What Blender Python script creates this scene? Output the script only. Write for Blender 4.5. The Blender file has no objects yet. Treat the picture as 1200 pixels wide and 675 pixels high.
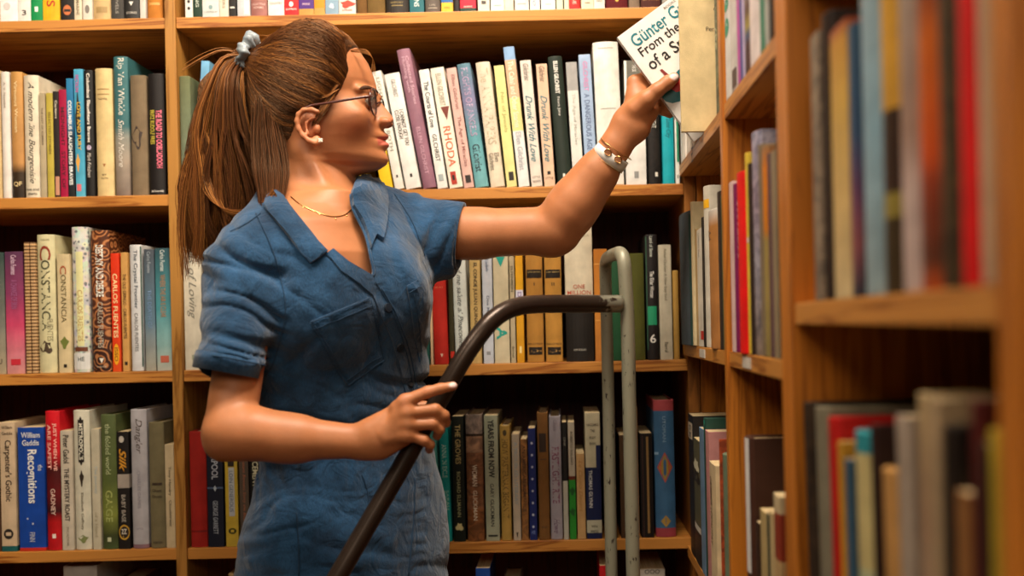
import bpy, bmesh, math, random
import numpy as np
from mathutils import Vector, Matrix
from mathutils.bvhtree import BVHTree
R = random.Random(7)
C = bpy.context.scene.collection
# ------------------------------------------------------------------ camera frame
F = 1172.0; CX = 660.0; CY = 380.0; ROLL = math.radians(1.25); H = 1.22
CA, SA = math.cos(ROLL), math.sin(ROLL)
def UV(px, py):
    u, v = px - CX, CY - py
    return u*CA + v*SA, -u*SA + v*CA
def P(px, py, Y):
    """photograph position at a real distance Y -> place in the room"""
    u, v = UV(px, py)
    return Vector((u*Y/F, Y, H + v*Y/F))
def PX(p):
    """inverse, numpy (N,3) -> px, py"""
    u0 = p[:, 0]/p[:, 1]*F; v0 = (p[:, 2]-H)/p[:, 1]*F
    u = u0*CA - v0*SA; v = u0*SA + v0*CA
    return CX+u, CY-v
D = 1.70; K = D/F
def lin(c):
    return c/12.92 if c <= .04045 else ((c+.055)/1.055)**2.4
def hx(s):
    if not isinstance(s, str): return s
    s = s.lstrip('#')
    if len(s) == 3: s = ''.join(a*2 for a in s)
    return tuple(lin(int(s[i:i+2], 16)/255) for i in (0, 2, 4)) + (1.0,)
# ------------------------------------------------------------------ materials
MC = {}
def newmat(name):
    m = bpy.data.materials.new(name); m.use_nodes = True
    nt = m.node_tree; b = nt.nodes['Principled BSDF']
    return m, nt, b
def nd(nt, t, **kw):
    n = nt.nodes.new(t)
    for k, v in kw.items():
        if k in n.inputs.keys(): n.inputs[k].default_value = v
        else: setattr(n, k, v)
    return n
def lk(nt, a, b): nt.links.new(a, b)
def mixc(nt, fac, a, b, mode='MIX'):
    n = nt.nodes.new('ShaderNodeMix'); n.data_type = 'RGBA'; n.blend_type = mode
    for sock, v in ((n.inputs[0], fac), (n.inputs[6], a), (n.inputs[7], b)):
        if isinstance(v, (int, float, tuple)): sock.default_value = v
        else: lk(nt, v, sock)
    return n.outputs[2]
def ramp(nt, stops, interp='LINEAR'):
    n = nt.nodes.new('ShaderNodeValToRGB'); n.color_ramp.interpolation = interp
    e = n.color_ramp.elements
    e[0].position, e[0].color = stops[0][0], hx(stops[0][1])
    e[1].position, e[1].color = stops[-1][0], hx(stops[-1][1])
    for p, c in stops[1:-1]:
        q = e.new(p); q.color = hx(c)
    return n
def plain(col, rough=.55, metal=0., bump=0., bscale=200., name='paint', spec=.4):
    key = ('plain', str(col), rough, metal, bump, bscale)
    if key in MC: return MC[key]
    m, nt, b = newmat(name)
    tc = nd(nt, 'ShaderNodeTexCoord')
    nz = nd(nt, 'ShaderNodeTexNoise'); nz.inputs['Scale'].default_value = 60
    lk(nt, tc.outputs['Object'], nz.inputs['Vector'])
    c = hx(col); d = tuple(x*.82 for x in c[:3])+(1,)
    lk(nt, mixc(nt, nz.outputs['Fac'], d, tuple(min(1, x*1.12) for x in c[:3])+(1,)), b.inputs['Base Color'])
    b.inputs['Roughness'].default_value = rough; b.inputs['Metallic'].default_value = metal
    b.inputs['Specular IOR Level'].default_value = spec
    if bump:
        n2 = nd(nt, 'ShaderNodeTexNoise'); n2.inputs['Scale'].default_value = bscale
        lk(nt, tc.outputs['Object'], n2.inputs['Vector'])
        bp = nd(nt, 'ShaderNodeBump'); bp.inputs['Strength'].default_value = bump; bp.inputs['Distance'].default_value = .002
        lk(nt, n2.outputs['Fac'], bp.inputs['Height']); lk(nt, bp.outputs[0], b.inputs['Normal'])
    MC[key] = m; return m
def wood(axis='X', dark='8a4a14', light='c98a3c', rough=.42):
    key = ('wood', axis, dark, light)
    if key in MC: return MC[key]
    m, nt, b = newmat('varnished_wood')
    tc = nd(nt, 'ShaderNodeTexCoord'); mp = nd(nt, 'ShaderNodeMapping')
    s = {'X': (1.2, 22, 22), 'Y': (22, 1.2, 22), 'Z': (22, 22, 1.2)}[axis]
    mp.inputs['Scale'].default_value = s
    lk(nt, tc.outputs['Object'], mp.inputs['Vector'])
    n1 = nd(nt, 'ShaderNodeTexNoise'); n1.inputs['Scale'].default_value = 2.2; n1.inputs['Detail'].default_value = 6; n1.inputs['Distortion'].default_value = 1.4
    lk(nt, mp.outputs[0], n1.inputs['Vector'])
    n2 = nd(nt, 'ShaderNodeTexNoise'); n2.inputs['Scale'].default_value = 9; n2.inputs['Detail'].default_value = 3
    lk(nt, mp.outputs[0], n2.inputs['Vector'])
    mth = nd(nt, 'ShaderNodeMath', operation='MULTIPLY'); mth.inputs[1].default_value = 7.0
    lk(nt, n1.outputs['Fac'], mth.inputs[0])
    fr = nd(nt, 'ShaderNodeMath', operation='PINGPONG'); fr.inputs[1].default_value = 1.0; lk(nt, mth.outputs[0], fr.inputs[0])
    r = ramp(nt, [(0, dark), (.45, light), (1, light)])
    lk(nt, fr.outputs[0], r.inputs[0])
    col = mixc(nt, .35, r.outputs[0], n2.outputs['Fac'], 'MULTIPLY')
    col = mixc(nt, .5, r.outputs[0], col)
    lk(nt, col, b.inputs['Base Color']); b.inputs['Roughness'].default_value = rough
    b.inputs['Specular IOR Level'].default_value = .35
    bp = nd(nt, 'ShaderNodeBump'); bp.inputs['Strength'].default_value = .15; bp.inputs['Distance'].default_value = .001
    lk(nt, n2.outputs['Fac'], bp.inputs['Height']); lk(nt, bp.outputs[0], b.inputs['Normal'])
    MC[key] = m; return m
def cover_mat(stops, kind='paper'):
    """spine colour running top (0) to bottom (1)"""
    key = ('cov', str(stops), kind)
    if key in MC: return MC[key]
    m, nt, b = newmat('book_cover')
    tc = nd(nt, 'ShaderNodeTexCoord')
    n1 = nd(nt, 'ShaderNodeTexNoise'); n1.inputs['Scale'].default_value = 38; n1.inputs['Detail'].default_value = 5
    lk(nt, tc.outputs['Object'], n1.inputs['Vector'])
    if isinstance(stops, str):
        base = hx(stops)
    else:
        sp = nd(nt, 'ShaderNodeSeparateXYZ'); lk(nt, tc.outputs['Generated'], sp.inputs[0])
        inv = nd(nt, 'ShaderNodeMath', operation='SUBTRACT'); inv.inputs[0].default_value = 1.0
        lk(nt, sp.outputs['Z'], inv.inputs[1])
        hard = stops[0][0] == 'B'
        st = stops[1:] if hard else stops
        rr = ramp(nt, list(st), 'CONSTANT' if hard else 'LINEAR')
        lk(nt, inv.outputs[0], rr.inputs[0]); base = rr.outputs[0]
    wr = nd(nt, 'ShaderNodeMapRange'); wr.inputs['From Min'].default_value = .35; wr.inputs['From Max'].default_value = .7
    wr.inputs['To Min'].default_value = .80; wr.inputs['To Max'].default_value = 1.06
    lk(nt, n1.outputs['Fac'], wr.inputs['Value'])
    col = mixc(nt, 1.0, base, wr.outputs[0], 'MULTIPLY')
    rough = .5; bump = .05; bs = 90
    if kind == 'cloth':
        rough = .85; bump = .35; bs = 900
    elif kind == 'gloss': rough = .28
    elif kind == 'mottle':
        n3 = nd(nt, 'ShaderNodeTexNoise'); n3.inputs['Scale'].default_value = 55; n3.inputs['Detail'].default_value = 8; n3.inputs['Distortion'].default_value = 1.5
        lk(nt, tc.outputs['Object'], n3.inputs['Vector'])
        r3 = ramp(nt, [(.40, '3a2416'), (.62, 'fff4e0')]); lk(nt, n3.outputs['Fac'], r3.inputs[0])
        col = mixc(nt, .6, col, r3.outputs[0], 'MULTIPLY')
    elif kind == 'floral':
        vo = nd(nt, 'ShaderNodeTexVoronoi'); vo.inputs['Scale'].default_value = 120
        lk(nt, tc.outputs['Object'], vo.inputs['Vector'])
        r3 = ramp(nt, [(0, '203a58'), (.28, '2b4a6a'), (.34, 'ffffff'), (1, 'ffffff')]); lk(nt, vo.outputs['Distance'], r3.inputs[0])
        mr = mixc(nt, .35, r3.outputs[0], vo.outputs['Color'], 'MULTIPLY')
        col = mixc(nt, .75, col, mr, 'MULTIPLY')
    elif kind == 'rings':
        wv = nd(nt, 'ShaderNodeTexVoronoi'); wv.inputs['Scale'].default_value = 42
        lk(nt, tc.outputs['Object'], wv.inputs['Vector'])
        sn = nd(nt, 'ShaderNodeMath', operation='SINE'); mu = nd(nt, 'ShaderNodeMath', operation='MULTIPLY'); mu.inputs[1].default_value = 26
        lk(nt, wv.outputs['Distance'], mu.inputs[0]); lk(nt, mu.outputs[0], sn.inputs[0])
        r3 = ramp(nt, [(0, '2a0f08'), (.5, 'a05a30'), (1, 'e09a60')]); lk(nt, sn.outputs[0], r3.inputs[0])
        col = mixc(nt, .55, col, r3.outputs[0])
    elif kind == 'stripes' or kind == 'weave':
        wv = nd(nt, 'ShaderNodeTexWave'); wv.bands_direction = 'Z'; wv.inputs['Scale'].default_value = 55 if kind == 'stripes' else 30
        wv.inputs['Distortion'].default_value = .2 if kind == 'stripes' else 6
        lk(nt, tc.outputs['Object'], wv.inputs['Vector'])
        r3 = ramp(nt, [(.35, '4a2410'), (.55, 'ffffff')]); lk(nt, wv.outputs['Fac'], r3.inputs[0])
        col = mixc(nt, .8, col, r3.outputs[0], 'MULTIPLY')
    lk(nt, col, b.inputs['Base Color']); b.inputs['Roughness'].default_value = rough
    b.inputs['Specular IOR Level'].default_value = .3
    n2 = nd(nt, 'ShaderNodeTexNoise'); n2.inputs['Scale'].default_value = bs
    lk(nt, tc.outputs['Object'], n2.inputs['Vector'])
    bp = nd(nt, 'ShaderNodeBump'); bp.inputs['Strength'].default_value = bump; bp.inputs['Distance'].default_value = .001
    lk(nt, n2.outputs['Fac'], bp.inputs['Height']); lk(nt, bp.outputs[0], b.inputs['Normal'])
    MC[key] = m; return m
def page_mat():
    if 'pg' in MC: return MC['pg']
    m, nt, b = newmat('page_edges')
    tc = nd(nt, 'ShaderNodeTexCoord'); mp = nd(nt, 'ShaderNodeMapping'); mp.inputs['Scale'].default_value = (900, 6, 6)
    lk(nt, tc.outputs['Object'], mp.inputs['Vector'])
    n = nd(nt, 'ShaderNodeTexNoise'); n.inputs['Scale'].default_value = 1.5; lk(nt, mp.outputs[0], n.inputs['Vector'])
    r = ramp(nt, [(.3, 'a58a5e'), (.7, 'ddc89c')]); lk(nt, n.outputs['Fac'], r.inputs[0])
    lk(nt, r.outputs[0], b.inputs['Base Color']); b.inputs['Roughness'].default_value = .9
    MC['pg'] = m; return m
# ------------------------------------------------------------------ mesh helpers
def link(name, me, m=None, parent=None, smooth=False):
    o = bpy.data.objects.new(name, me); C.objects.link(o)
    if m is not None: me.materials.append(m)
    if parent is not None: o.parent = parent
    if smooth and len(me.polygons): me.polygons.foreach_set('use_smooth', [True]*len(me.polygons))
    return o
def mesh(vs, fs):
    me = bpy.data.meshes.new('m'); me.from_pydata([tuple(v) for v in vs], [], fs); me.update(); return me
def boxes(lst, bevel=0):
    bm = bmesh.new()
    for (a, b) in lst:
        r = bmesh.ops.create_cube(bm, size=1)
        for v in r['verts']:
            v.co = Vector(((a[0]+b[0])/2+v.co.x*(b[0]-a[0]), (a[1]+b[1])/2+v.co.y*(b[1]-a[1]), (a[2]+b[2])/2+v.co.z*(b[2]-a[2])))
    if bevel: bmesh.ops.bevel(bm, geom=bm.edges[:], offset=bevel, segments=2, affect='EDGES', profile=.6)
    bmesh.ops.recalc_face_normals(bm, faces=bm.faces)
    me = bpy.data.meshes.new('m'); bm.to_mesh(me); bm.free(); return me
def smoothpath(pts, n):
    """Catmull-Rom through pts, n points"""
    pts = [Vector(p) for p in pts]
    q = [2*pts[0]-pts[1]] + pts + [2*pts[-1]-pts[-2]]
    out = []; seg = len(pts)-1
    for i in range(n):
        t = i/(n-1)*seg; k = min(int(t), seg-1); t -= k
        a, b, c, d = q[k:k+4]
        out.append(.5*((2*b)+(c-a)*t+(2*a-5*b+4*c-d)*t*t+(3*b-a-3*c+d)*t**3))
    return out
def tube_geo(path, rad, sides=8, cap=True, squash=1.0):
    path = [Vector(p) for p in path]; n = len(path)
    rr = rad if hasattr(rad, '__len__') else [rad]*n
    vs, fs = [], []
    up = None
    for i, p in enumerate(path):
        t = (path[min(i+1, n-1)]-path[max(i-1, 0)]).normalized()
        if up is None:
            up = Vector((0, 0, 1)) if abs(t.z) < .9 else Vector((1, 0, 0))
        s = t.cross(up); s = s.normalized() if s.length > 1e-6 else Vector((1, 0, 0))
        up = s.cross(t).normalized()
        for k in range(sides):
            a = 2*math.pi*k/sides
            vs.append(p + (s*math.cos(a) + up*math.sin(a)*squash)*rr[i])
    for i in range(n-1):
        for k in range(sides):
            a = i*sides+k; b = i*sides+(k+1) % sides
            fs.append((a, a+sides, b+sides, b))
    if cap:
        fs.append(tuple(range(sides))); fs.append(tuple((n-1)*sides+k for k in reversed(range(sides))))
    return vs, fs
def tube(name, path, rad, m, parent=None, sides=12, **kw):
    vs, fs = tube_geo(path, rad, sides, **kw)
    return link(name, mesh(vs, fs), m, parent, True)
def merge_geo(parts):
    vs, fs = [], []
    for v, f in parts:
        o = len(vs); vs += list(v); fs += [tuple(i+o for i in q) for q in f]
    return vs, fs
LABELS = {}
def tag(o, label, cat, group=None, kind=None):
    w = label.split()
    if len(w) > 16: label = ' '.join(w[:16])
    base = label; 
    if label in LABELS: print('DUPLABEL', label)
    LABELS[label] = 1
    o['label'] = label; o['category'] = cat
    if group: o['group'] = group
    if kind: o['kind'] = kind
    return o
def empty(name, loc=(0, 0, 0)):
    o = bpy.data.objects.new(name, None); C.objects.link(o); o.location = loc; o.empty_display_size = .02; return o
# ------------------------------------------------------------------ lettering (built at the end in one pass)
TEXTS = []
def text(parent, name, s, col, box, rot, face, bold=0., shear=0., keep=False, fn=None, world=False):
    """box = (cx, cz, length, height) on the local plane y=face; rot 'V' top-to-bottom, 'H' across"""
    cu = bpy.data.curves.new('t', 'FONT'); cu.body = s; cu.resolution_u = 3
    cu.shear = shear; cu.offset = bold; cu.align_x = 'LEFT'; cu.fill_mode = 'BOTH'
    cu.space_line = .85
    ob = bpy.data.objects.new('tmp', cu); C.objects.link(ob)
    TEXTS.append((ob, parent, name, col, box, rot, face, keep, fn, world))
def flush_text():
    dg = bpy.context.evaluated_depsgraph_get(); dg.update()
    for ob, parent, name, col, (cx, cz, L, Ht), rot, face, keep, fn, world in TEXTS:
        me = bpy.data.meshes.new_from_object(ob.evaluated_get(dg))
        n = len(me.vertices)
        if n:
            co = np.empty(n*3, np.float32); me.vertices.foreach_get('co', co); co = co.reshape(-1, 3)
            lo, hi = co.min(0), co.max(0); sz = np.maximum(hi-lo, 1e-6)
            sx, sy = L/sz[0], Ht/sz[1]
            if keep: sx = sy = min(sx, sy)
            else: sx = min(sx, sy*1.6); sy = min(sy, sx*2.6)
            a = (co[:, 0]-(lo[0]+hi[0])/2)*sx; b = (co[:, 1]-(lo[1]+hi[1])/2)*sy
            out = np.zeros_like(co)
            if rot == 'V': out[:, 0] = cx+b; out[:, 2] = cz-a
            else: out[:, 0] = cx+a; out[:, 2] = cz+b
            out[:, 1] = face if fn is None else fn(out[:, 0])-.0004
            me.vertices.foreach_set('co', out.ravel()); me.update()
            me.materials.clear()
            o = link(name, me, plain(col, .5, name='ink'), parent)
            if world: o.matrix_parent_inverse = (Matrix.Translation(parent.location) @ Matrix.Rotation(-math.pi/2, 4, 'Z')).inverted()
        cu = ob.data; bpy.data.objects.remove(ob); bpy.data.curves.remove(cu)
    TEXTS.clear()
# ------------------------------------------------------------------ one book, spine towards local -Y
def make_book(w, h, d, cover, hard, kind, seed, open_top=True):
    """returns root, bend function"""
    t = min(.0026 if hard else .0007, w*.2)
    bulge = min(w*.16, .006) if hard else min(w*.05, .001)
    def bend(x):
        return bulge*(2*np.asarray(x)/w-1)**2
    root = empty('book')
    n = 9 if hard else 5
    outer = [(w*i/(n-1), float(bend(w*i/(n-1)))) for i in range(n)]
    prof = [(0, d)] + outer + [(w, d), (w-t, d), (w-t, bulge+t), (t, bulge+t), (t, d)]
    vs, fs = [], []
    m = len(prof)
    rr = random.Random(seed)
    for z in (0, h):
        for (x, y) in prof: vs.append((x, y, z))
    for i in range(m):
        j = (i+1) % m
        fs.append((i, j, j+m, i+m))
    fs.append(tuple(reversed(range(m)))); fs.append(tuple(range(m, 2*m)))
    me = mesh(vs, fs)
    cov = link('cover', me, cover_mat(cover, kind), root)
    bv = cov.modifiers.new('edge', 'BEVEL'); bv.width = min(.0009, w*.06); bv.segments = 2; bv.limit_method = 'ANGLE'; bv.angle_limit = math.radians(50)
    ins = .003 if hard else .0004
    a = (t, bulge+t, ins if hard else .0002); b = (w-t, d-ins, h-ins)
    pg = link('page_block', boxes([(a, b)]), page_mat(), root)
    return root, bend
BOOKS = []
POST0, POST1 = UV(193, 0)[0]*K, UV(205.5, 0)[0]*K
LASTY = {}
YDIV = 140*K*F/UV(853, 400)[0]
YLIM = {'R1': (1.699, YDIV+.0097), 'R2': (1.699, YDIV+.0097), 'R3': (1.699, YDIV+.0097), 'R1N': (YDIV-.0097, .9197), 'R2N': (YDIV-.0097, .9197), 'R3N': (YDIV-.0097, .9197), 'N1': (.876, .4625), 'N2': (.876, .4625)}
def deco(root, bend, items, w, h, zpx, T0='title_lettering'):
    """items: ('V', text, col, y0, y1, hfrac[, xc[, bold[, shear]]]) | ('H', text, col, yc, wfrac, hpx) | ('R', col, y0, y1, x0, x1[, shape])"""
    k = 0
    for it in items:
        if it[0] == 'V':
            _, s, c, y0, y1, hf = it[:6]
            xc = it[6] if len(it) > 6 else .5; bo = it[7] if len(it) > 7 else .01; sh = it[8] if len(it) > 8 else 0
            z0, z1 = zpx(y0), zpx(y1)
            text(root, 'title_lettering', s, c, (w*xc, (z0+z1)/2, abs(z0-z1), w*hf), 'V', 0, bo, sh, False, bend)
        elif it[0] == 'H':
            _, s, c, yc, wf, hp = it[:6]
            text(root, 'title_lettering', s, c, (w*.5, zpx(yc), w*wf, abs(zpx(0)-zpx(hp))), 'H', 0, .01, 0, False, bend)
        elif it[0] == 'R':
            _, c, y0, y1, x0, x1 = it[:6]
            shp = it[6] if len(it) > 6 else 'box'
            za, zb = zpx(y1), zpx(y0)
            if shp == 'box':
                N = 4; vs = []; fs = []
                for i in range(N+1):
                    x = w*(x0+(x1-x0)*i/N); y = float(bend(x))-.0003
                    vs += [(x, y, za), (x, y, zb)]
                for i in range(N): fs.append((2*i, 2*i+2, 2*i+3, 2*i+1))
            else:
                if shp == 'disc': ring = [(math.cos(2*math.pi*i/20), math.sin(2*math.pi*i/20)) for i in range(20)]
                elif shp == 'diamond': ring = [(1, 0), (.5, .5), (0, 1), (-.5, .5), (-1, 0), (-.5, -.5), (0, -1), (.5, -.5)]
                elif shp == 'tri': ring = [(-1, 1), (-.5, 0), (0, -1), (.5, 0), (1, 1), (0, 1)]
                elif shp == 'blob': ring = [((1+.3*math.sin(3*a+y0))*math.cos(a), (1+.25*math.cos(4*a+y0))*math.sin(a)) for a in [2*math.pi*i/24 for i in range(24)]]
                cx, cz, rx, rz = w*(x0+x1)/2, (za+zb)/2, w*(x1-x0)/2, (zb-za)/2
                vs = [(cx+rx*a, float(bend(min(max(cx+rx*a, 0), w)))-.0003, cz+rz*b) for a, b in ring]
                fs = [tuple(range(len(ring)))]
            link('spine_emblem' if shp != 'box' else 'spine_label', mesh(vs, fs), plain(c, .5, name='print'), root)
# rows: z of the shelf top in wall units, phrase
ROW = {}
_prev = {}
def short(d):
    return d
def back(row, xl, xr, yt, desc, cover, *items, hard=False, kind='paper', lean=0., d=None, push=.004, yb=None):
    zrow, yline, phrase, grp = ROW[row]
    if yb is None: yb = yline(xl)
    Y = D + push; k = Y/F
    xa = UV(xl, yb)[0]*k; xb = UV(xr, yb)[0]*k
    a = math.radians(lean)
    if row[-1] == 'L': xb = min(xb, POST0-.0006)
    if row[-1] == 'M': xa = max(xa, POST1+.0006); xb = min(xb, 140.7*K)
    w = (xb-xa)*math.cos(a) - .0006
    xm = (xl+xr)/2
    ztop = UV(xm, yt)[1]*k
    z0 = zrow*K
    h = (ztop - z0)/math.cos(a)
    d = d or (.155 if hard else .135)
    root, bend = make_book(w, h, d, cover, hard, kind, hash((xl, yt)) & 255)
    root.location = (xa+.0003, Y, H+z0+.0003); root.rotation_euler = (0, -a, 0)
    if a < 0: root.location = (xb-w*math.cos(a), Y, H+z0+.0003+w*math.sin(-a))
    zpx = lambda y: (UV(xm, y)[1]*k - z0)/math.cos(a)
    deco(root, bend, items, w, h, zpx)
    finish(root, row, desc, phrase, grp)
    return root
def finish(root, row, desc, phrase, grp, side='right of'):
    pv = _prev.get(row)
    lab = desc + ' on the ' + phrase + (', %s the %s' % (side, pv) if pv else ', at its left end')
    if len(lab.split()) > 16:
        lab = desc + ', ' + phrase + (', %s %s' % (side, pv) if pv else '')
    if len(lab.split()) > 16: print('LONG', lab)
    _prev[row] = desc.split(' with ')[0].split(' lettered ')[0].split(' reading')[0]
    tag(root, lab, 'book', grp)
XR = 140*K      # front plane of the right-hand shelves
def side(row, x1, x2, yt, desc, cover, *items, yr=None, out=0., hard=False, kind='paper', lean=0., d=.15, z0=None, h=None):
    zrow, yline, phrase, grp = ROW[row]
    if yr is None: yr = yline(0)
    X = XR - out
    Ya = X*F/UV(x1, yr)[0]; Yb = X*F/UV(x2, yr)[0]
    top_, bot_ = YLIM[row]
    Ya = min(Ya, LASTY.get(row, 9)-.0002, top_); Yb = max(min(Yb, Ya-.003), bot_); LASTY[row] = Yb
    w = abs(Ya-Yb) - .0006
    z0 = zrow*K if z0 is None else z0
    Ym = (Ya+Yb)/2
    ht = UV((x1+x2)/2, yt)[1]*Ym/F - z0 if h is None else h
    a = math.radians(lean)
    root, bend = make_book(w, ht/math.cos(a), d, cover, hard, kind, int(x1))
    root.location = (X, Ya-.0003, H+z0+.0003 + (w*math.sin(a) if a > 0 else 0))
    root.rotation_mode = 'XYZ'
    root.matrix_basis = Matrix.Translation(root.location) @ Matrix.Rotation(-math.pi/2, 4, 'Z') @ Matrix.Rotation(a, 4, 'Y')
    zpx = lambda y: UV((x1+x2)/2, y)[1]*Ym/F - z0
    deco(root, bend, items, w, ht, zpx)
    finish(root, row, desc, phrase, grp, 'nearer than')
    return root
def yl(v0):
    # shelf line y in the photo for x
    return lambda x: CY - (v0 + (x-CX)*SA)/CA
S1, S2, S3, S4, S5 = 369.5, 162., -44.5, -253., -460.5
ROW['1L'] = (S1, yl(S1), 'top shelf, left bay', 'books on the top shelf, left bay')
ROW['1M'] = (S1, yl(S1), 'top shelf above the woman', 'books on the top shelf above the woman')
ROW['2L'] = (S2, yl(S2), 'second shelf, left bay', 'books on the second shelf, left bay')
ROW['2M'] = (S2, yl(S2), 'second shelf, wide bay', 'books on the second shelf, wide bay')
ROW['3L'] = (S3, yl(S3), 'third shelf, left bay', 'books on the third shelf, left bay')
ROW['3M'] = (S3, yl(S3), 'third shelf, wide bay', 'books on the third shelf, wide bay')
ROW['4L'] = (S4, yl(S4), 'fourth shelf, left bay', 'books on the fourth shelf, left bay')
ROW['4M'] = (S4, yl(S4), 'fourth shelf, wide bay', 'books on the fourth shelf, wide bay')
ROW['5'] = (S5, yl(S5), 'lowest shelf in view', 'books on the lowest shelf in view')
W = 'e6dfd2'; CR = 'dcc9a0'; BK = '1d1917'; IK = '2a2522'
def top_row():
    b = lambda *a, **k: back('1L', a[0], a[1], -125+R.uniform(-14, 10), *a[2:], **k)
    b(-22, 0, 'cream hardback', CR, hard=True)
    b(0, 21, 'bright white paperback', 'ece9e6', ('R', 'c9c4c0', 3, 12, .2, .6, 'disc'))
    b(21, 36, 'ivory paperback with a black 3', 'e4ded6', ('H', '3', IK, 15, .5, 6))
    b(36, 50, 'emerald green paperback', '0c8a4a', ('R', 'd8eadb', 8, 14, .35, .65))
    b(50, 70, 'yellow paperback with red lettering', 'e0ac18', ('V', 'KES', 'b02a18', -20, 8, .5))
    b(71, 87, 'black hardback with an orange seal', BK, ('R', 'c06a3a', 6, 18, .2, .8, 'disc'), ('R', BK, 11, 14, .15, .85))
    b(87, 96, 'thin cream paperback', 'd9cab0', ('V', 'MARINE', '6a5a44', 0, 18, .4))
    b(97, 108, 'ivory paperback with a grey seal', 'd8d0c2', ('R', '77716a', 6, 16, .25, .75, 'disc'))
    b(108, 130, 'tan cloth hardback', 'c6a877', ('R', 'a08455', 8, 15, .2, .8), hard=True, kind='cloth')
    b(130, 145, 'dark grey paperback', '3b3834', ('V', 'NOVELS', '8d8880', -10, 16, .25))
    b(145, 163, 'charcoal hardback with a white triangle', '2b2927', ('R', 'd8d4cc', 2, 7, .35, .65, 'tri'), ('H', 'STORIES', 'b9b4aa', 15, .7, 2.5), hard=True)
    b(164, 171, 'thin white paperback', 'c9c2ba')
    b(172, 190, 'orange-brown leather hardback', 'b8732a', ('R', 'd19a52', 3, 6, .15, .85), hard=True, kind='cloth')
    b = lambda *a, **k: back('1M', a[0], a[1], -125+R.uniform(-14, 10), *a[2:], **k)
    b(217, 226, 'white paperback with black dots', 'ddd8d0', ('R', IK, 0, 4, .3, .7, 'disc'), ('R', IK, 8, 12, .3, .7, 'disc'))
    b(226, 237, 'bottle green paperback', '173324', ('V', 'WRITING', 'c8d0c2', -30, 12, .35))
    b(237, 257, 'pale grey paperback', 'c9ccc8', ('R', '7a9496', 6, 11, .38, .62, 'disc'), ('H', 'A WORLD OF', '8a8a84', 14, .8, 2))
    b(257, 268, 'narrow ivory paperback', 'd4cab8', ('V', 'LETTERS', '8a7a60', -20, 14, .3))
    b(268, 277, 'narrow black paperback', BK, ('R', 'cfc9bf', 8, 10, .2, .8))
    b(278, 293, 'silver and white paperback', 'b9bcc0', ('R', 'd8d6d2', -20, 17, .55, .95))
    b(293, 313, 'mauve hardback', '96615a', ('H', 'SELECTED', 'd0aea4', 5, .8, 2.4), ('H', 'POEMS', 'd0aea4', 9, .6, 2.4), hard=True)
    b(314, 333, 'clean white paperback', 'dcd8d2', ('H', 'COUNTRY', '77706a', 4, .8, 2.5))
    b(333, 350, 'scarlet paperback with a white emblem', 'cf1f22', ('R', 'f0e4da', 2, 8, .35, .65, 'disc'), ('H', 'EXPRESS', 'e8c8c0', 11, .75, 2))
    b(350, 368, 'purple and tan paperback', (('B'), (0, '4d2a78'), (.945, 'b58a45'), (1, 'b58a45')), ('H', 'PRESS', 'd8b8c8', 5, .5, 2.2))
    b(368, 381, 'orange and tan paperback', (('B'), (0, 'd8861c'), (.945, 'b59048'), (1, 'b59048')))
    b(381, 397, 'slate blue paperback', '7f9aae', ('R', 'd8dce0', 4, 10, .35, .65, 'blob'))
    b(397, 417, 'white paperback with a red seal', 'd8ccc2', ('R', 'cf3a2a', 1, 9, .1, .9, 'blob'), ('H', 'STRIKE', 'cf3a2a', 12, .6, 2))
    b(418, 430, 'brown cloth hardback', '6a4a22', hard=True, kind='cloth')
    b(430, 451, 'olive brown cloth hardback', '6b5228', hard=True, kind='cloth')
    b(452, 479, 'thick black-brown hardback', '26201a', ('H', 'HISTORY', '8f7a48', 3, .55, 2.2), ('R', '8f7a48', 6, 7, .25, .75), hard=True)
    b(480, 497, 'teal paperback', '1b6068', ('V', 'NS', 'd0dcd8', 0, 8, .35))
    b(498, 516, 'grey-brown hardback', '5a5048', ('H', 'LIFE', 'a09484', 6, .4, 2), ('R', 'a09484', 9, 10, .2, .8), hard=True)
    b(517, 531, 'yellow paperback with a blue panel', 'e8b23a', ('R', '1c5a9c', -12, 3, 0, 1), ('H', 'NOVA', 'a0702a', 9, .5, 2))
    b(532, 539, 'narrow black hardback', '241c1a', hard=True)
    b(539, 558, 'crimson and dark green paperback', (('B'), (0, 'c02038'), (.97, '183c30'), (1, '183c30')), ('H', 'BOOKS', 'c8d0c0', 8, .5, 2))
    b(560, 574, 'cream paperback with a dark stamp', 'd8cfc0', ('R', '4a443e', 1, 5, .3, .7))
    b(575, 591, 'white paperback with a teal line', 'd9d9d2', ('R', '6f9a96', 6, 7, .2, .8))
    b(591, 602, 'slim cream paperback', 'dccfb8')
    b(603, 620, 'white hardback', 'e0dbd4', ('R', '9a8f86', 4, 5, .2, .8), hard=True)
    b(621, 633, 'white paperback with blue script', 'dcdad6', ('V', 'Vino', '55749a', -12, 7, .45, .5, .0, .4))
    b(634, 651, 'wide white paperback', 'e4e1dc', ('H', 'PRESS', 'a8a098', 5, .4, 1.8))
    b(652, 660, 'pale green paperback', 'cfd6b8')
    b(661, 667, 'narrow ivory booklet', 'e0d0b4')
    b(667, 680, 'bright red paperback', 'd8221c', ('V', 'FIRE', 'f0b8a8', -8, 5, .3))
    b(681, 696, 'cream paperback with a brown line', 'dfd0b4', ('R', '6a4a34', 3, 4, .3, .7))
    b(696, 709, 'off-white paperback lettered NO', 'e0d8cc', ('H', 'NO', '3a3430', 1, .5, 3))
    b(710, 736, 'thick maroon cloth hardback', '5a1418', ('R', 'd0a040', -2, 2, .42, .58, 'disc'), hard=True, kind='cloth')
    b(737, 750, 'faded grey-tan hardback', '7d6a58', hard=True, kind='cloth')
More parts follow.
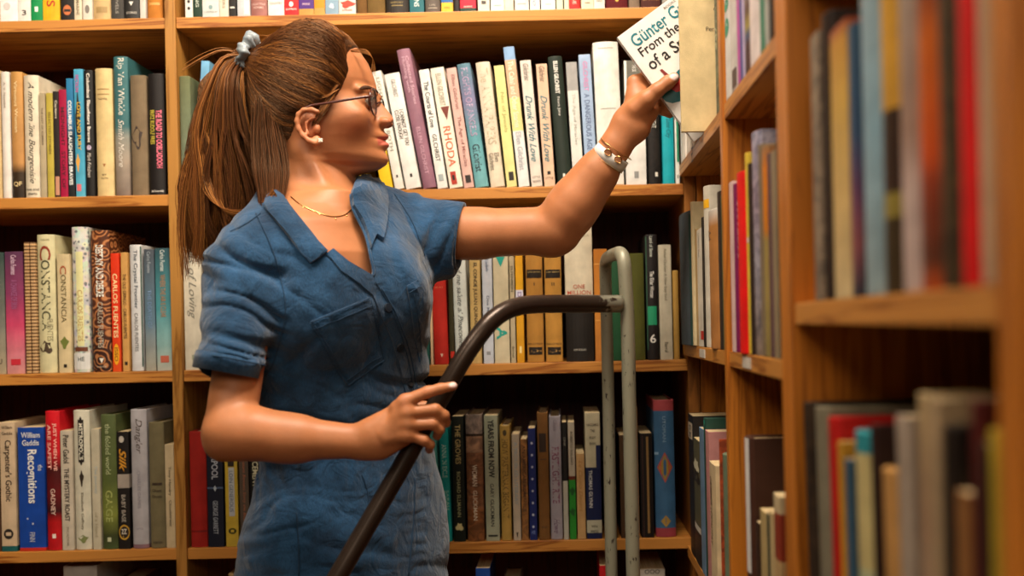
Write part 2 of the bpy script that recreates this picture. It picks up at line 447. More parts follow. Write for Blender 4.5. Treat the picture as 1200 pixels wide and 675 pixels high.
    b(751, 775, 'dark wine hardback', '4a2620', ('R', '8f6a40', -1, 0, .1, .9), hard=True, kind='cloth')
    b(776, 794, 'grey paperback', '8c8880')
def second_row():
    b = lambda *a, **k: back('2L', *a, **k)
    b(-14, 2, 82, 'tan hardback', 'c9ab78', hard=True)
    b(3, 13, 84, 'white hardback', 'e2dad0', ('V', 'A. V. Novelist', '8a7a66', 95, 128, .25), hard=True)
    b(14, 28, 84, 'golden tan hardback with a QF mark', [(0, 'c59250'), (.72, 'b5834a'), (.8, '3a2a18'), (1, '2b2016')], ('V', 'Virtuous Woman', 'e6d0a0', 92, 158, .28), ('H', 'QF', 'e0c890', 216, .7, 6), hard=True)
    b(29, 47, 88, 'cream hardback with handwritten black title', 'dcd0b8', ('V', 'A modern line Bourgeoisie', '241d18', 96, 215, .5, .5, 0, .45), ('H', 'love and', IK, 222, .8, 3), ('H', 'charts', IK, 227, .6, 3), hard=True)
    b(48, 55, 109, 'narrow beige hardback', 'b3a384', ('V', 'THE LAST OF SUMMER', '5a4c38', 122, 175, .3), kind='cloth')
    b(56, 64, 109, 'olive yellow paperback', 'bba845', ('V', 'SELECTED STORIES', '6c5c20', 126, 186, .35))
    b(64, 71, 107, 'thin black paperback', '28201e', ('V', 'Capitaine', 'd8ccb8', 112, 145, .5), ('R', 'c08a70', 207, 229, .2, .9))
    b(71, 80, 105, 'magenta paperback', 'a51440', ('V', 'MIDNIGHT  STORY OF', '4a0c1c', 122, 225, .5))
    b(80, 88, 92, 'blue and black paperback titled COLUMBUS SLAUGHTERS BRAVES', [(0, '2b7fae'), (.35, '2370a0'), (.5, '1b2a38'), (1, '20201f')], ('V', 'COLUMBUS SLAUGHTERS BRAVES', 'e6e8e6', 118, 217, .55, .5, .03))
    b(89, 100, 81, 'sky blue paperback with dark branches', [(0, '4aa6c8'), (.5, '3a90b4'), (1, '58b0cc')], ('V', 'FICTION', 'c04a90', 88, 108, .4, .35), ('R', '23201a', 112, 170, .15, .7, 'blob'), ('V', 'LOVE AND FURY', 'd8b040', 120, 176, .4), ('R', 'd8a048', 182, 200, .1, .5, 'blob'), ('R', 'd86a70', 216, 224, .1, .6))
    b(100, 111, 82, 'black hardback titled Columbus Slaughters Braves', '191716', ('V', 'Columbus Slaughters Braves', 'e8e2d8', 86, 167, .45, .5, .02), ('R', 'b8a8c0', 170, 176, .25, .75, 'disc'), ('V', 'Mark Friedman', 'd8d2c8', 179, 208, .4, .5, 0, .4), hard=True)
    b(113, 133, 80, 'thick cream hardback', 'd5bb84', ('R', '8a6a3a', 104, 105, .15, .85), ('R', '8a6a3a', 110, 111, .15, .85), ('H', 'NOVEL', '5a4a30', 116, .55, 2.4), ('R', 'a06a3a', 192, 196, .4, .6, 'tri'), ('H', 'BY', '4a3a28', 205, .3, 2), ('H', 'RUTH', '4a3a28', 209, .4, 2), hard=True)
    b(135, 152, 66, 'tall teal hardback with a white title above grey', [(0, '37686c'), (.5, '3a6a6e'), (.58, '8a8a80'), (.75, '9a8c7c'), (1, '7a6a60')], ('V', 'Rip Van Winkle', 'dcd6c8', 68, 135, .55, .5, .0), ('V', 'Smith Moore', 'd8d0c4', 140, 196, .4, .5, 0, .4), hard=True)
    b(154, 173, 88, 'worn grey-brown cloth hardback', '7a6850', ('R', '3a2e28', 150, 173, .1, .75, 'blob'), hard=True, kind='cloth')
    b(175, 194, 86, 'black hardback titled THE ROAD TO OOBLIADOOH', '1c1716', ('V', 'THE ROAD TO OOBLIADOOH', 'e06a80', 129, 197, .35, .68, .03), ('V', 'FRITZ RUDOLF FRIES', 'c0b040', 129, 169, .3, .26, .02), ('H', 'McGraw-Hill', 'd8d4cc', 224, .75, 2.5), hard=True)
    b = lambda *a, **k: back('2M', *a, **k)
    b(209, 225, 89, 'moss green cloth hardback', [(0, '6d7350'), (1, '6a7868')], hard=True, kind='cloth')
    b(228, 238, 72, 'blue-topped white paperback leaning right', (('B'), (0, '6fa8cc'), (.14, 'c9c9d4'), (1, 'c9c9d4')), lean=-4, yb=234)
    b(250, 268, 92, 'pale pink paperback behind the ponytail', 'd8c4bc', lean=0)
    b(270, 288, 98, 'ivory hardback behind the ponytail', 'dcd4c0', hard=True)
    b(289, 306, 90, 'white paperback behind the ponytail', 'd8d4cc')
    b(307, 330, 92, 'grey hardback behind the head', '8a857c', hard=True)
    b(331, 347, 100, 'cobalt blue paperback behind the head', '2f58a8')
    b(348, 372, 94, 'tan hardback behind the head', 'b89a68', hard=True)
    b(373, 398, 90, 'olive hardback behind the neck', '6d6a2c', hard=True)
    b(399, 424, 96, 'yellow and black paperback behind the neck', 'c0a830', kind='mottle')
    b(447, 461, 110, 'bright yellow paperback', 'e8bc1c', lean=9)
    L = 9.9
    b(463, 474, 84, 'slim white paperback', 'dedad0', ('V', 'LIGHT CAN BE BOTH', '8a8878', 89, 180, .4), ('R', IK, 206, 209, .4, .6), lean=L)
    b(476, 494, 87, 'white paperback titled I CANNOT GET YOU CLOSE ENOUGH', 'e0dcd6', ('V', 'GILCHRIST', '8a8680', 94, 115, .28), ('V', 'I CANNOT GET YOU\nCLOSE ENOUGH', '4a4642', 130, 172, .6), ('R', IK, 205, 209, .42, .58), lean=9.6)
    b(496, 512, 58, 'tall dusty purple hardback', '8c6272', ('V', 'Collected Stories\nHunting with', 'c09aa8', 62, 128, .6), ('V', 'ELLEN GILCHRIST', 'b48a9a', 150, 205, .3), hard=True, lean=9.8)
    b(513, 525, 82, 'white paperback with black and blue titles', 'e2e0da', ('V', 'The Courts of Love', '2a3238', 96, 150, .5), ('V', 'GILCHRIST', '2a2a2a', 158, 190, .45), ('R', '9aa4a4', 205, 213, .25, .75), lean=7.9)
    b(527, 543, 80, 'ivory paperback titled RHODA', 'e4dcca', ('V', 'ELLEN GILCHRIST', '8a8474', 87, 125, .4), ('R', '6a2a1c', 126, 142, .3, .95, 'tri'), ('V', 'RHODA', 'c0603c', 149, 196, .55), ('R', 'a83222', 202, 217, .2, .62), ('R', '1c1815', 206, 212, .32, .5), lean=8)
    b(544, 556, 80, 'dusty pink paperback', 'd0aaa0', ('V', 'Ellen Gilchrist    The Age of Miracles', '8a5a54', 88, 196, .45), ('R', '2a2220', 206, 215, .25, .8), lean=7.4)
    b(557, 573, 75, 'violet and teal hardback', [(0, '5a8090'), (.3, '7a7a9a'), (.6, '5a96a0'), (1, '6fa8ae')], ('V', 'FLIGHTS OF ANGELS', 'a08aa8', 80, 160, .5), ('V', 'Gilchrist', '27343c', 170, 202, .55), hard=True, lean=7.4)
    b(575, 592, 73, 'wide cream hardback titled THE ANNUNCIATION', 'd6cab4', ('V', 'The ANNA PAPERS', 'b0a48c', 80, 170, .6), ('V', 'Ellen\nGilchrist', '5a5248', 180, 200, .7), hard=True, lean=5.8)
    b(594, 606, 77, 'primrose yellow paperback', 'dcd48e', ('V', 'Net of Jewels', 'a0a060', 84, 180, .45), ('R', '2a241e', 202, 212, .3, .8), lean=5.0)
    b(608, 621, 55, 'tall paperback banded blue, peach and white', (('B'), (0, '7f9fc4'), (.09, 'd6ac8c'), (.36, 'd8d08c'), (.60, 'dcdcda'), (1, 'dcdcda')), ('V', 'The Cabal and Other Stories', 'e8e0c8', 72, 150, .5), ('V', 'Ellen Gilchrist', '9a9ca4', 155, 200, .5), lean=5.2)
    b(623, 636, 71, 'white paperback titled Drunk With Love', 'dcd0c4', ('V', 'Gilchrist', '3a3a38', 75, 95, .5, .5, 0, .3), ('V', 'Drunk With Love', '2f6a74', 112, 190, .6, .5, .01, .45), ('H', 'LITTLE', '6a5a50', 208, .7, 2.5), ('H', 'BROWN', '6a5a50', 213, .7, 2.5), lean=4.2)
    b(638, 651, 75, 'peach paperback titled Drunk With Love', 'dab89c', ('V', 'Gilchrist', '3a3430', 78, 96, .5, .5, 0, .3), ('V', 'Drunk With Love', '2f6a74', 112, 190, .6, .5, .01, .45), ('R', '1c1815', 201, 205, .35, .65), ('H', 'LITTLE', '6a5040', 209, .7, 2.5), lean=2.8)
    b(654, 671, 66, 'dark green hardback with white title', '1f2a22', ('V', 'ELLEN GILCHRIST', 'dcdcd4', 72, 110, .3, .5, .03), ('V', 'Nora Jane', 'c0c0b8', 114, 136, .22), ('R', 'd8d8d0', 204, 208, .4, .55), hard=True, lean=3.4)
    b(672, 685, 73, 'grey-topped white paperback', (('B'), (0, 'a2a09e'), (.23, 'd6d6d0'), (1, 'd6d6d0')), ('V', 'The Age of Miracles', 'a8a8a0', 110, 170, .35), lean=2.4)
    b(687, 701, 64, 'powder blue paperback titled A DANGEROUS AGE', '9db4d2', ('V', 'GILCHRIST', 'c87aa8', 72, 107, .4), ('V', 'A DANGEROUS AGE', '5a6a8c', 110, 176, .45), lean=2.2)
    b(702, 732, 49, 'tall wide white hardback', 'e0ddd4', ('R', '9a968c', 56, 57, .2, .8), ('R', '9a968c', 127, 128, .2, .8), hard=True, lean=1.4)
    b(734, 758, 71, 'white and slate paperback behind the hand', (('B'), (0, '6a675c'), (.3, 'dcdad4'), (1, 'dcdad4')), ('R', 'e0ddd4', 71, 112, 0, .12), ('V', 'THE LIE', 'd8d4cc', 76, 84, .2), ('R', '8a8a88', 201, 209, .4, .62))
    b(760, 775, 100, 'black hardback by the hand', '211c1a', ('V', 'STAR BRIGHT', 'c8c4b8', 126, 150, .4), ('R', 'd8d4c8', 202, 207, .55, .75), hard=True, kind='mottle')
    b(777, 791, 92, 'turquoise hardback', '14a0ae', ('V', 'In the Lost City', '0c5058', 124, 162, .5, .5, 0, .3), hard=True)
    b(792, 797, 98, 'slim white and green paperback', 'dcdcd4', ('R', '1c7a58', 130, 190, .4, .95), ('R', '6a6a60', 205, 209, .4, .7))
def third_row():
    b = lambda *a, **k: back('3L', *a, **k)
    b(-9, 7, 296, 'grey-green gradient paperback', [(0, '2f4440'), (.6, '7a7a70'), (1, 'a8987c')], ('H', 'PU', '3a2a24', 424, .5, 6))
    b(8, 29, 295, 'purple-to-pink gradient paperback', [(0, '5a3350'), (.35, '8a3a60'), (.6, 'c84468'), (.85, 'd07a86'), (1, 'c88a84')], ('V', 'Carlos Fuentes', 'd8b8cc', 299, 322, .3), ('V', 'A CHANGE OF SKIN', '9c5a86', 328, 362, .4), ('R', 'c02a38', 421, 428, .25, .8))
    b(31, 37, 284, 'narrow black and tan striped paperback', 'c9a070', kind='stripes')
    b(38, 44, 284, 'second narrow striped paperback', 'cfa878', kind='stripes')
    b(45, 66, 275, 'large cream hardback titled CONSTANCIA', 'cfc79c', ('H', 'CARLOS', '7a7450', 281, .5, 2), ('V', 'C', '8a3420', 288, 305, .62), ('V', 'ONSTANCIA', '4a4a34', 305, 388, .5), ('V', 'FUENTES', '8a8464', 374, 400, .3, .7), ('R', '4a3a2c', 400, 414, .15, .8, 'blob'), hard=True)
    b(69, 84, 298, 'small cream paperback titled CONSTANCIA', 'd2bf94', ('V', 'C', 'a04a28', 311, 322, .5), ('V', 'ONSTANCIA', '6a6040', 322, 378, .42), ('R', '6a7434', 396, 408, .2, .8, 'blob'), ('R', '1f1a14', 427, 431, .4, .65))
    b(86, 105, 266, 'white patterned hardback with blue and red folk motifs', 'd8d6cc', ('R', 'd8d49c', 295, 406, .28, .72), ('V', 'CARLOS FUENTES', 'b08a50', 340, 400, .3), ('R', '6a3a24', 407, 412, .1, .9), ('R', 'd4d4d0', 414, 433, 0, 1), ('H', 'HE', '3a4a4a', 421, .4, 5), hard=True, kind='floral')
    b(108, 130, 270, 'thick brown hardback titled DESTINY AND DESIRE', [(0, '6a3a1c'), (.4, '7a4022'), (.8, '4a2a1c'), (1, '2a1c18')], ('V', 'DESTINY AND DESIRE', 'dcd8cc', 287, 348, .42, .5, .03), ('V', 'CARLOS FUENTES', 'a8a090', 354, 408, .3), ('R', 'e0dcd2', 420, 426, .4, .65, 'tri'), ('H', 'RANDOM', 'a8a090', 430, .5, 2), hard=True, kind='rings')
    b(132, 142, 297, 'orange-red paperback lettered in cream capitals', [(0, 'e03814'), (.6, 'd83010'), (1, 'e0501c')], ('V', 'CARLOS FUENTES', 'f0d8a0', 321, 396, .55), ('R', 'e8a41c', 403, 428, .15, .85, 'disc'), ('V', 'ISSO', '7a3a14', 407, 424, .4))
    b(144, 152, 296, 'narrow tan paperback', 'cf9c58', ('V', 'THE OLD GRINGO - CARLOS FUENTES', '4a3418', 321, 397, .5), ('R', '2a2018', 424, 428, .3, .75))
    b(154, 168, 287, 'white hardback titled The Crystal Frontier', 'd0d0d0', ('V', 'The Crystal Frontier', '3a4450', 293, 362, .4), ('V', 'CARLOS FUENTES', '6a6a6a', 367, 412, .3), ('R', '24463a', 289, 430, .9, 1.0), hard=True)
    b(171, 183, 292, 'slate gradient paperback', [(0, '4a5058'), (.6, '5e7a8c'), (1, 'a8a494')], ('V', 'Carlos Fuentes', '9aa4ac', 295, 320, .35), ('V', 'THE DEATH OF', '6a86a8', 340, 385, .4))
    b(184, 202, 291, 'teal gradient paperback', [(0, '2f5058'), (.5, '4a9098'), (.8, '8ab0ae'), (1, 'b8b8aa')], ('V', 'Carlos Fuentes', 'c8d0cc', 293, 318, .3), ('V', 'WHERE THE AIR IS CLEAR', 'a07a5a', 322, 372, .35), ('R', 'b8604a', 417, 425, .25, .8))
    b = lambda *a, **k: back('3M', *a, **k)
    b(217, 238, 284, 'ivory paperback titled in loose grey script', 'd4ccb8', ('V', 'nas of Loving', '77746a', 288, 374, .55, .45, 0, .4), ('R', '9aa088', 416, 422, .4, .75))
    b(240, 262, 290, 'grey hardback behind the sleeve', '8a847c', hard=True)
    for x0, x1, yt_, dsc, cc in ((264, 284, 296, 'navy hardback behind the sleeve', '24304e'), (285, 300, 300, 'ivory paperback behind the sleeve', 'd2c8b2'), (301, 324, 288, 'maroon hardback behind the chest', '5c1c20'), (325, 343, 302, 'olive hardback behind the chest', '5a5a2c'), (344, 368, 290, 'pale blue hardback behind the chest', '8ea4b8'), (369, 388, 298, 'tan hardback behind the chest', 'b08c58'), (389, 410, 286, 'black hardback behind the chest', BK), (411, 432, 300, 'white hardback behind the chest', W), (433, 456, 292, 'rust hardback behind the chest', '94482a'), (457, 478, 298, 'grey-green hardback behind the chest', '6c7860')):
        b(x0, x1, yt_, dsc, cc, hard=True)
    b(480, 495, 300, 'brown hardback behind the shirt', '6a4a30', hard=True)
    b(496, 504, 312, 'dark teal hardback', '1c4c44', hard=True)
    b(505, 508, 314, 'thin peach booklet', 'dcb890')
    b(509, 526, 316, 'red hardback', 'b0261c', ('H', 'ALBA', 'd0885c', 321, .5, 2.4), ('H', 'DE SOL', 'd0885c', 327, .6, 2.4), ('H', 'ISLAS', 'c86a50', 337, .6, 2), ('R', 'e0b8a0', 415, 419, .45, .65, 'tri'), hard=True, lean=1)
    b(527, 533, 312, 'narrow dark olive hardback', '35301a', ('R', 'b82a1c', 412, 420, .2, 1), hard=True)
    b(534, 550, 302, 'pale grey hardback with a handwritten title', 'ccd0c8', ('V', 'and me salute al Pinecones', '3a3e3c', 306, 408, .38, .5, 0, .4), hard=True, lean=1)
    b(552, 565, 303, 'tan hardback titled QUINAUER', 'c4a468', ('V', 'EL CONDE JULIAN QUINAUER', '3a2e1c', 308, 390, .42, .5, .02), hard=True)
    b(567, 579, 302, 'pale blue-white paperback', 'c0c4cc', ('V', 'Ladish', '7a8498', 304, 318, .3), ('V', 'Dos Muj', '5a6070', 345, 372, .35), ('R', '8a8a8c', 412, 416, .3, .7))
    b(580, 598, 298, 'beige paperback with teal triangles', 'c9bc9c', ('R', '1f9484', 301, 313, .2, .8, 'tri'), ('V', 'A', '1f9484', 383, 398, .7, .5, .03))
    b(599, 605, 300, 'narrow grey-cream paperback', 'b8a888', ('V', 'ELFENBEIN', '4a4030', 309, 345, .5), ('V', 'Bernal', '4a4030', 405, 420, .4))
    b(606, 615, 298, 'golden yellow paperback', [(0, 'dc9c1c'), (.3, 'e0a420'), (1, 'd09018')], ('R', 'd8d4e0', 340, 350, 0, 1), ('V', 'D', '5a3a8a', 342, 349, .5), ('R', 'f0d890', 406, 414, .35, .65))
    b(618, 638, 280, 'ochre cloth volume numbered one', 'b07c34', ('R', '221a12', 316, 326, .05, .95), ('H', 'JOSE MARIA', 'a8905c', 319, .8, 1.8), ('H', 'I', '3a2818', 333, .2, 4), ('H', 'BIBLIOTECA', '4a3418', 403, .9, 1.8), ('R', '221a12', 407, 416, .1, .9), ('R', 'b88a48', 410, 413, .2, .8, 'blob'), hard=True, kind='cloth')
    b(640, 660, 282, 'ochre cloth volume numbered two', 'b88438', ('R', '221a12', 316, 326, .05, .95), ('H', 'JOSE MARIA', 'a8905c', 319, .8, 1.8), ('H', 'II', '3a2818', 333, .3, 4), ('H', 'BIBLIOTECA', '4a3418', 403, .9, 1.8), ('R', '221a12', 407, 416, .1, .9), ('R', 'b88a48', 410, 413, .2, .8, 'blob'), hard=True, kind='cloth')
    b(664, 697, 260, 'wide hardback, white above, black below, titled ONE MILLION', (('B'), (0, 'd2c6ac'), (.64, '1f1a16'), (1, '1f1a16')), ('H', 'GIRONELLA', 'a89c84', 276, .8, 3), ('H', 'ONE', 'b0503a', 336, .42, 5), ('H', 'MILLION', 'b0503a', 343, .85, 5), ('H', 'DOUBLEDAY', 'b0aca0', 410, .45, 2.2), hard=True)
    b(698, 714, 292, 'orange-tan paperback behind the ladder post', [(0, 'b06a20'), (.5, 'c07a2a'), (1, 'b87430')], ('R', 'd8a050', 309, 310, 0, 1), ('R', 'd8a050', 375, 376, 0, 1))
    b(715, 733, 300, 'forest green hardback behind the ladder post', '1d4a2c', hard=True)
    b(739, 757, 297, 'olive green cloth hardback', '4a4a14', hard=True, kind='cloth')
    b(759, 773, 275, 'black hardback with a green square', '1d1716', ('V', 'Land of Stone', 'b0b4a8', 277, 301, .3), ('V', 'The Elder Woman', 'd0ccc4', 318, 349, .35), ('R', '1e8a60', 359, 381, .1, .85), ('H', '6', 'e0dcd4', 397, .5, 10), ('R', '2a4a38', 277, 410, 0, .1), hard=True)
    b(774, 789, 287, 'pale grey-cream paperback', 'b4aa94', ('V', 'Rafael Chirbes: A New Stay Soul', '77705c', 292, 352, .3), ('V', 'Barral', '6a6250', 401, 413, .3))
    b(790, 797, 317, 'narrow tan hardback', 'a8813c', hard=True)
def fourth_row():
    b = lambda *a, **k: back('4L', *a, **k)
    b(-12, 1, 500, 'dark brown hardback', '4a3020', hard=True)
    b(2, 20, 495, 'beige paperback titled Carpenters Gothic', (('B'), (0, 'c9b090'), (.955, '1c5a5a'), (1, '1c5a5a')), ('H', 'William', '3a2a20', 501, .7, 3.4), ('H', 'Gaddis', '3a2a20', 508, .7, 3.4), ('V', "Carpenter's Gothic", '30241c', 516, 588, .55), ('R', '2a2420', 620, 632, .15, .8, 'disc'), ('R', 'c9b090', 624, 628, .3, .65))
    b(23, 54, 501, 'wide blue paperback titled The Recognitions', (('B'), (0, '16439c'), (.97, 'c03020'), (1, 'c03020')), ('H', 'William', 'dcdcd8', 510, .72, 6.5), ('H', 'Gaddis', 'dcdcd8', 519, .64, 6.5), ('V', 'Recognitions', 'e4e2dc', 527, 590, .45, .5, .02), ('V', 'the', 'c8ccd8', 545, 552, .18, .85), ('R', 'b8bccc', 607, 609, .3, .36), ('R', 'b8bccc', 613, 615, .5, .56), ('V', 'FINN', 'b8bccc', 624, 635, .2))
    b(55, 72, 482, 'red and black hardback titled JUST WHEN WE ARE SAFEST', [(0, 'd01824'), (.3, 'c81824'), (.42, '4a1414'), (.6, '6a1418'), (.72, '3a1012'), (.8, 'b81418'), (1, 'c01820')], ('V', 'JUST WHEN WE', 'f0b0a0', 496, 552, .28, .68, .02), ('V', 'ARE SAFEST', 'f0b0a0', 496, 552, .28, .3, .02), ('V', 'GADNEY', 'e0c0b0', 573, 604, .32), ('R', 'f0dcd0', 626, 631, .4, .65), hard=True)
    b(73, 87, 505, 'ivory paperback titled THE MYSTERY ROAST', 'c8bca8', ('V', 'Peter Gadol', '2c2622', 510, 543, .5), ('V', 'THE MYSTERY ROAST', '3a3430', 549, 611, .42, .5, .02), ('V', 'PICADOR', '8a8070', 618, 640, .2))
    b(88, 107, 481, 'thick white hardback titled METROPOLIS', 'd2cdb8', ('R', '241d18', 492, 542, .32, .68), ('R', '241d18', 488, 494, .42, .58, 'diamond'), ('R', '241d18', 540, 546, .42, .58, 'diamond'), ('V', 'METROPOLIS', 'e0dcc8', 496, 539, .24, .5, .03), ('R', '33281f', 553, 569, .38, .62, 'blob'), ('V', 'Elizabeth Gaffney', '6a6454', 577, 622, .2), ('R', '7a8250', 628, 636, .25, .8, 'blob'), hard=True)
    b(109, 119, 503, 'slim pale paperback', 'c6bda4', ('V', 'The Journey', 'a0b0b4', 540, 585, .4), ('V', 'of a Hand', 'a0967c', 596, 634, .35))
    b(120, 138, 486, 'moss green hardback titled the folded world', [(0, '55603a'), (.5, '5a6634'), (.75, '80883c'), (.9, '3e4424'), (1, '4a5a34')], ('V', 'the folded world', 'a8b084', 497, 556, .35), ('V', 'GAIGE', 'a0a860', 575, 612, .45), ('R', 'c0c4a0', 630, 635, .35, .6), hard=True)
    b(139, 153, 506, 'black paperback with a gold script title Silk', (('B'), (0, '1f1a18'), (.36, 'a89c90'), (.48, '1f1a18'), (1, '1f1a18')), ('R', 'b8b0a4', 511, 519, .2, .65, 'disc'), ('V', 'Silk', 'c88a28', 523, 556, .6, .5, .02, .4), ('V', 'BABY BASE', 'a8a094', 580, 612, .35), ('R', 'c09434', 615, 633, .05, .98, 'disc'), ('R', '2a2420', 617, 631, .14, .9, 'disc'), ('H', '2Z', 'e0d8c8', 623, .45, 6))
    b(155, 174, 480, 'tall pale lavender-grey hardback titled Dangler', (('B'), (0, 'b0acb0'), (.965, '8a6a74'), (1, '8a6a74')), ('V', 'Dangler', '4c3c34', 491, 532, .5, .5, 0, .35), ('V', 'CHARLES GAINES', '8c8890', 552, 596, .2), ('H', 'LITTLE', '7a7680', 620, .4, 2), hard=True)
    b(176, 194, 495, 'olive-grey cloth hardback', '746a4c', ('R', '3a2e22', 566, 569, .2, .85), ('H', 'Ghost', '3a2e22', 575, .6, 3.5), ('H', 'Ghosts', '3a2e22', 582, .65, 3.5), ('H', 'NORTON', '3a2e22', 636, .6, 2.4), hard=True, kind='cloth')
    b(195, 206, 521, 'short slim cream paperback', 'c8b490', ('V', 'Tony Hendry   Cloudstreet', '4a4030', 547, 617, .35))
    b = lambda *a, **k: back('4M', *a, **k)
    b(223, 243, 506, 'worn red cloth hardback', 'a02018', ('R', '7a1410', 622, 624, 0, 1), hard=True, kind='cloth')
    b(244, 263, 520, 'navy paperback titled LIVERPOOL', '181c2c', ('V', 'LIVERPOOL', 'b8bcc8', 520, 562, .4), ('R', '4a5a78', 571, 573, 0, 1), ('R', 'b8c4d0', 569, 576, .4, .6, 'diamond'), ('V', 'GEORGE GARRETT', 'a0a8b4', 587, 626, .3))
    b(265, 280, 518, 'yellow paperback with a long blue-grey label', 'c8aa3c', ('R', '2a2018', 534, 547, .25, .75), ('R', 'b8bcc0', 548, 605, .3, .75), ('V', 'LOIN GENEROUS', '5a6474', 552, 600, .3), ('R', '3a3a14', 619, 626, .2, .85, 'disc'), ('R', 'c8aa3c', 621, 624, .4, .65))
    b(282, 293, 522, 'taupe paperback with salmon script', '5a4c40', ('V', 'Pleasant Bowens Savvy the Bear', 'b06848', 535, 612, .4, .5, 0, .3), ('R', 'a8a49c', 618, 629, .2, .85, 'disc'), ('R', '5a4c40', 621, 626, .35, .7, 'disc'))
    b(294, 308, 524, 'black paperback titled CEMENT', '15120f', ('V', 'CEMENT', 'cfc9a8', 541, 571, .5, .5, .02))
    b(309, 322, 526, 'plum hardback lettered JEF', '4a2030', ('V', 'J E F', 'c0a8b8', 541, 566, .5), hard=True)
    for i, (x0, x1, dsc, cc) in enumerate([(323, 345, 'brown hardback behind the hip', '5c3a24'), (346, 372, 'grey hardback behind the hip', '77716a'), (373, 398, 'green hardback behind the hip', '2f4a36'), (399, 425, 'cream hardback behind the waist', CR), (426, 450, 'blue hardback behind the waist', '2c3e66'), (451, 478, 'tan hardback behind the waist', 'a8885c'), (479, 505, 'black hardback behind the waist', BK)]):
        b(x0, x1, 500+i % 3*6, dsc, cc, hard=True)
    b(510, 518, 496, 'slim light turquoise paperback', '5cc0bc', lean=2)
    b(519, 530, 500, 'turquoise hardback titled ANNA', '16a0a0', ('V', 'ANNA IN EXILE', 'b8dcd4', 521, 560, .5), ('V', 'SARAH\nDESMOND', '9cd0c8', 568, 618, .7), hard=True, lean=1)
    b(532, 546, 488, 'black-green paperback titled THE GROVES', '141c16', ('V', 'THE GROVES', 'b8a468', 498, 544, .45), ('V', 'RICHARD ELLMANN', 'a8a878', 553, 606, .3), ('R', 'c8c088', 613, 622, .2, .8, 'blob'))
    b(548, 568, 486, 'sepia hardback printed with a pale face', (('B'), (0, '9c8c84'), (.15, '3a2a20'), (.17, 'b08a70'), (.3, '9a6a4c'), (.75, '9a643c'), (1, '8a5430')), ('V', 'WOMAN', 'd8c8b0', 545, 570, .3), ('V', 'GLICKMAN', 'd0c0a8', 575, 610, .25), hard=True, kind='mottle')
    b(570, 586, 487, 'sage grey paperback titled YEARS FROM NOW', 'a4a890', ('V', 'YEARS FROM NOW', '1c1c18', 492, 560, .45, .5, .03), ('V', 'GARY GLICKMAN', '24241f', 567, 617, .28), ('R', '1f1f1a', 627, 629, .15, .85))
    b(588, 600, 499, 'mustard tan hardback titled in dark outline', 'b8944a', ('R', '4a3c20', 504, 511, .3, .7, 'disc'), ('V', 'HOW PASTERNAK BEGAN IT', '6a5424', 515, 608, .6), hard=True)
    b(602, 611, 509, 'slim ivory paperback', 'c0b09a', ('V', 'A TROUBLED LITERARY', '94a4ac', 518, 592, .45), ('R', '3a342c', 624, 631, .35, .65, 'tri'))
    b(612, 620, 515, 'cracked tan paperback', 'b07c48', ('V', 'AN AMERICAN ROMANCE', '3a2010', 522, 600, .5), kind='mottle')
    b(621, 630, 502, 'slim navy paperback with a column of dots', '1e2a68', *[('R', 'b8bcd0', 518+i*14, 521+i*14, .35, .65, 'disc') for i in range(8)], ('H', 'HE', '7a8cc0', 624, .5, 4))
    b(632, 645, 484, 'brown cloth hardback with a dark label', '7c5428', ('R', '33241a', 508, 530, .15, .8), ('R', '4a3018', 538, 539, .2, .8), ('H', 'ATLAS', '3a2818', 618, .5, 2.5), hard=True, kind='cloth')
    b(646, 660, 488, 'lilac grey hardback titled FIRST LIGHT', 'a39ca4', ('V', 'Gluck', '77707c', 492, 506, .3), ('V', 'FIRSTLIGHT RITE', '7a3a58', 524, 590, .6), ('V', 'Howe', '5a3a58', 608, 625, .5, .5, 0, .4), hard=True)
    b(661, 667, 495, 'slim black and white paperback', (('B'), (0, '1c1a18'), (.5, 'b8b4a4'), (1, 'b8b4a4')), ('V', 'ONE', '8a8478', 505, 530, .4), kind='paper')
    b(668, 676, 495, 'slim paperback, ivory above, green below', (('B'), (0, 'b8ac98'), (.46, '6a2a1c'), (.49, '2c8a2c'), (1, '257a28')), ('V', 'ROBERTO BOLANO', '3a322a', 506, 545, .35), ('R', '14501c', 572, 580, .1, .9, 'blob'), ('R', '14501c', 596, 604, .1, .9, 'blob'))
    b(677, 687, 532, 'short peach paperback', 'c49c68', ('V', 'Le Clezio Desert', 'a8783c', 540, 600, .45, .5, 0, .3))
    b(688, 706, 484, 'white and navy paperback titled WATCHING THE BODY BURN', (('B'), (0, 'c0b698'), (.43, '161f48'), (.85, 'b8b49c'), (.95, '161f48'), (1, '161f48')), ('H', 'WATCHING', IK, 498, .8, 3), ('H', 'THE', IK, 505, .3, 3), ('H', 'BODY', IK, 513, .4, 3), ('H', 'BURN', IK, 520, .4, 3), ('R', '161f48', 522, 550, .7, 1), ('V', 'THOMAS GLYNN', 'd0d0cc', 551, 595, .24, .3, .02), ('H', 'VIN', IK, 617, .4, 3), ('H', 'PRESS', IK, 623, .5, 3))
    b(710, 724, 474, 'dark hardback behind the ladder posts', '2a1c18', hard=True)
    b(728, 742, 510, 'brown paperback behind the ladder posts', '4a3420')
    b(743, 750, 477, 'narrow peach-cream hardback', 'b88c5c', ('R', 'd0a878', 480, 628, 0, .2), hard=True)
    b(752, 767, 508, 'black paperback with a tan streak', '17110f', ('R', '8a6a3c', 512, 625, .5, .68), ('R', '4a2a20', 510, 630, .18, .22))
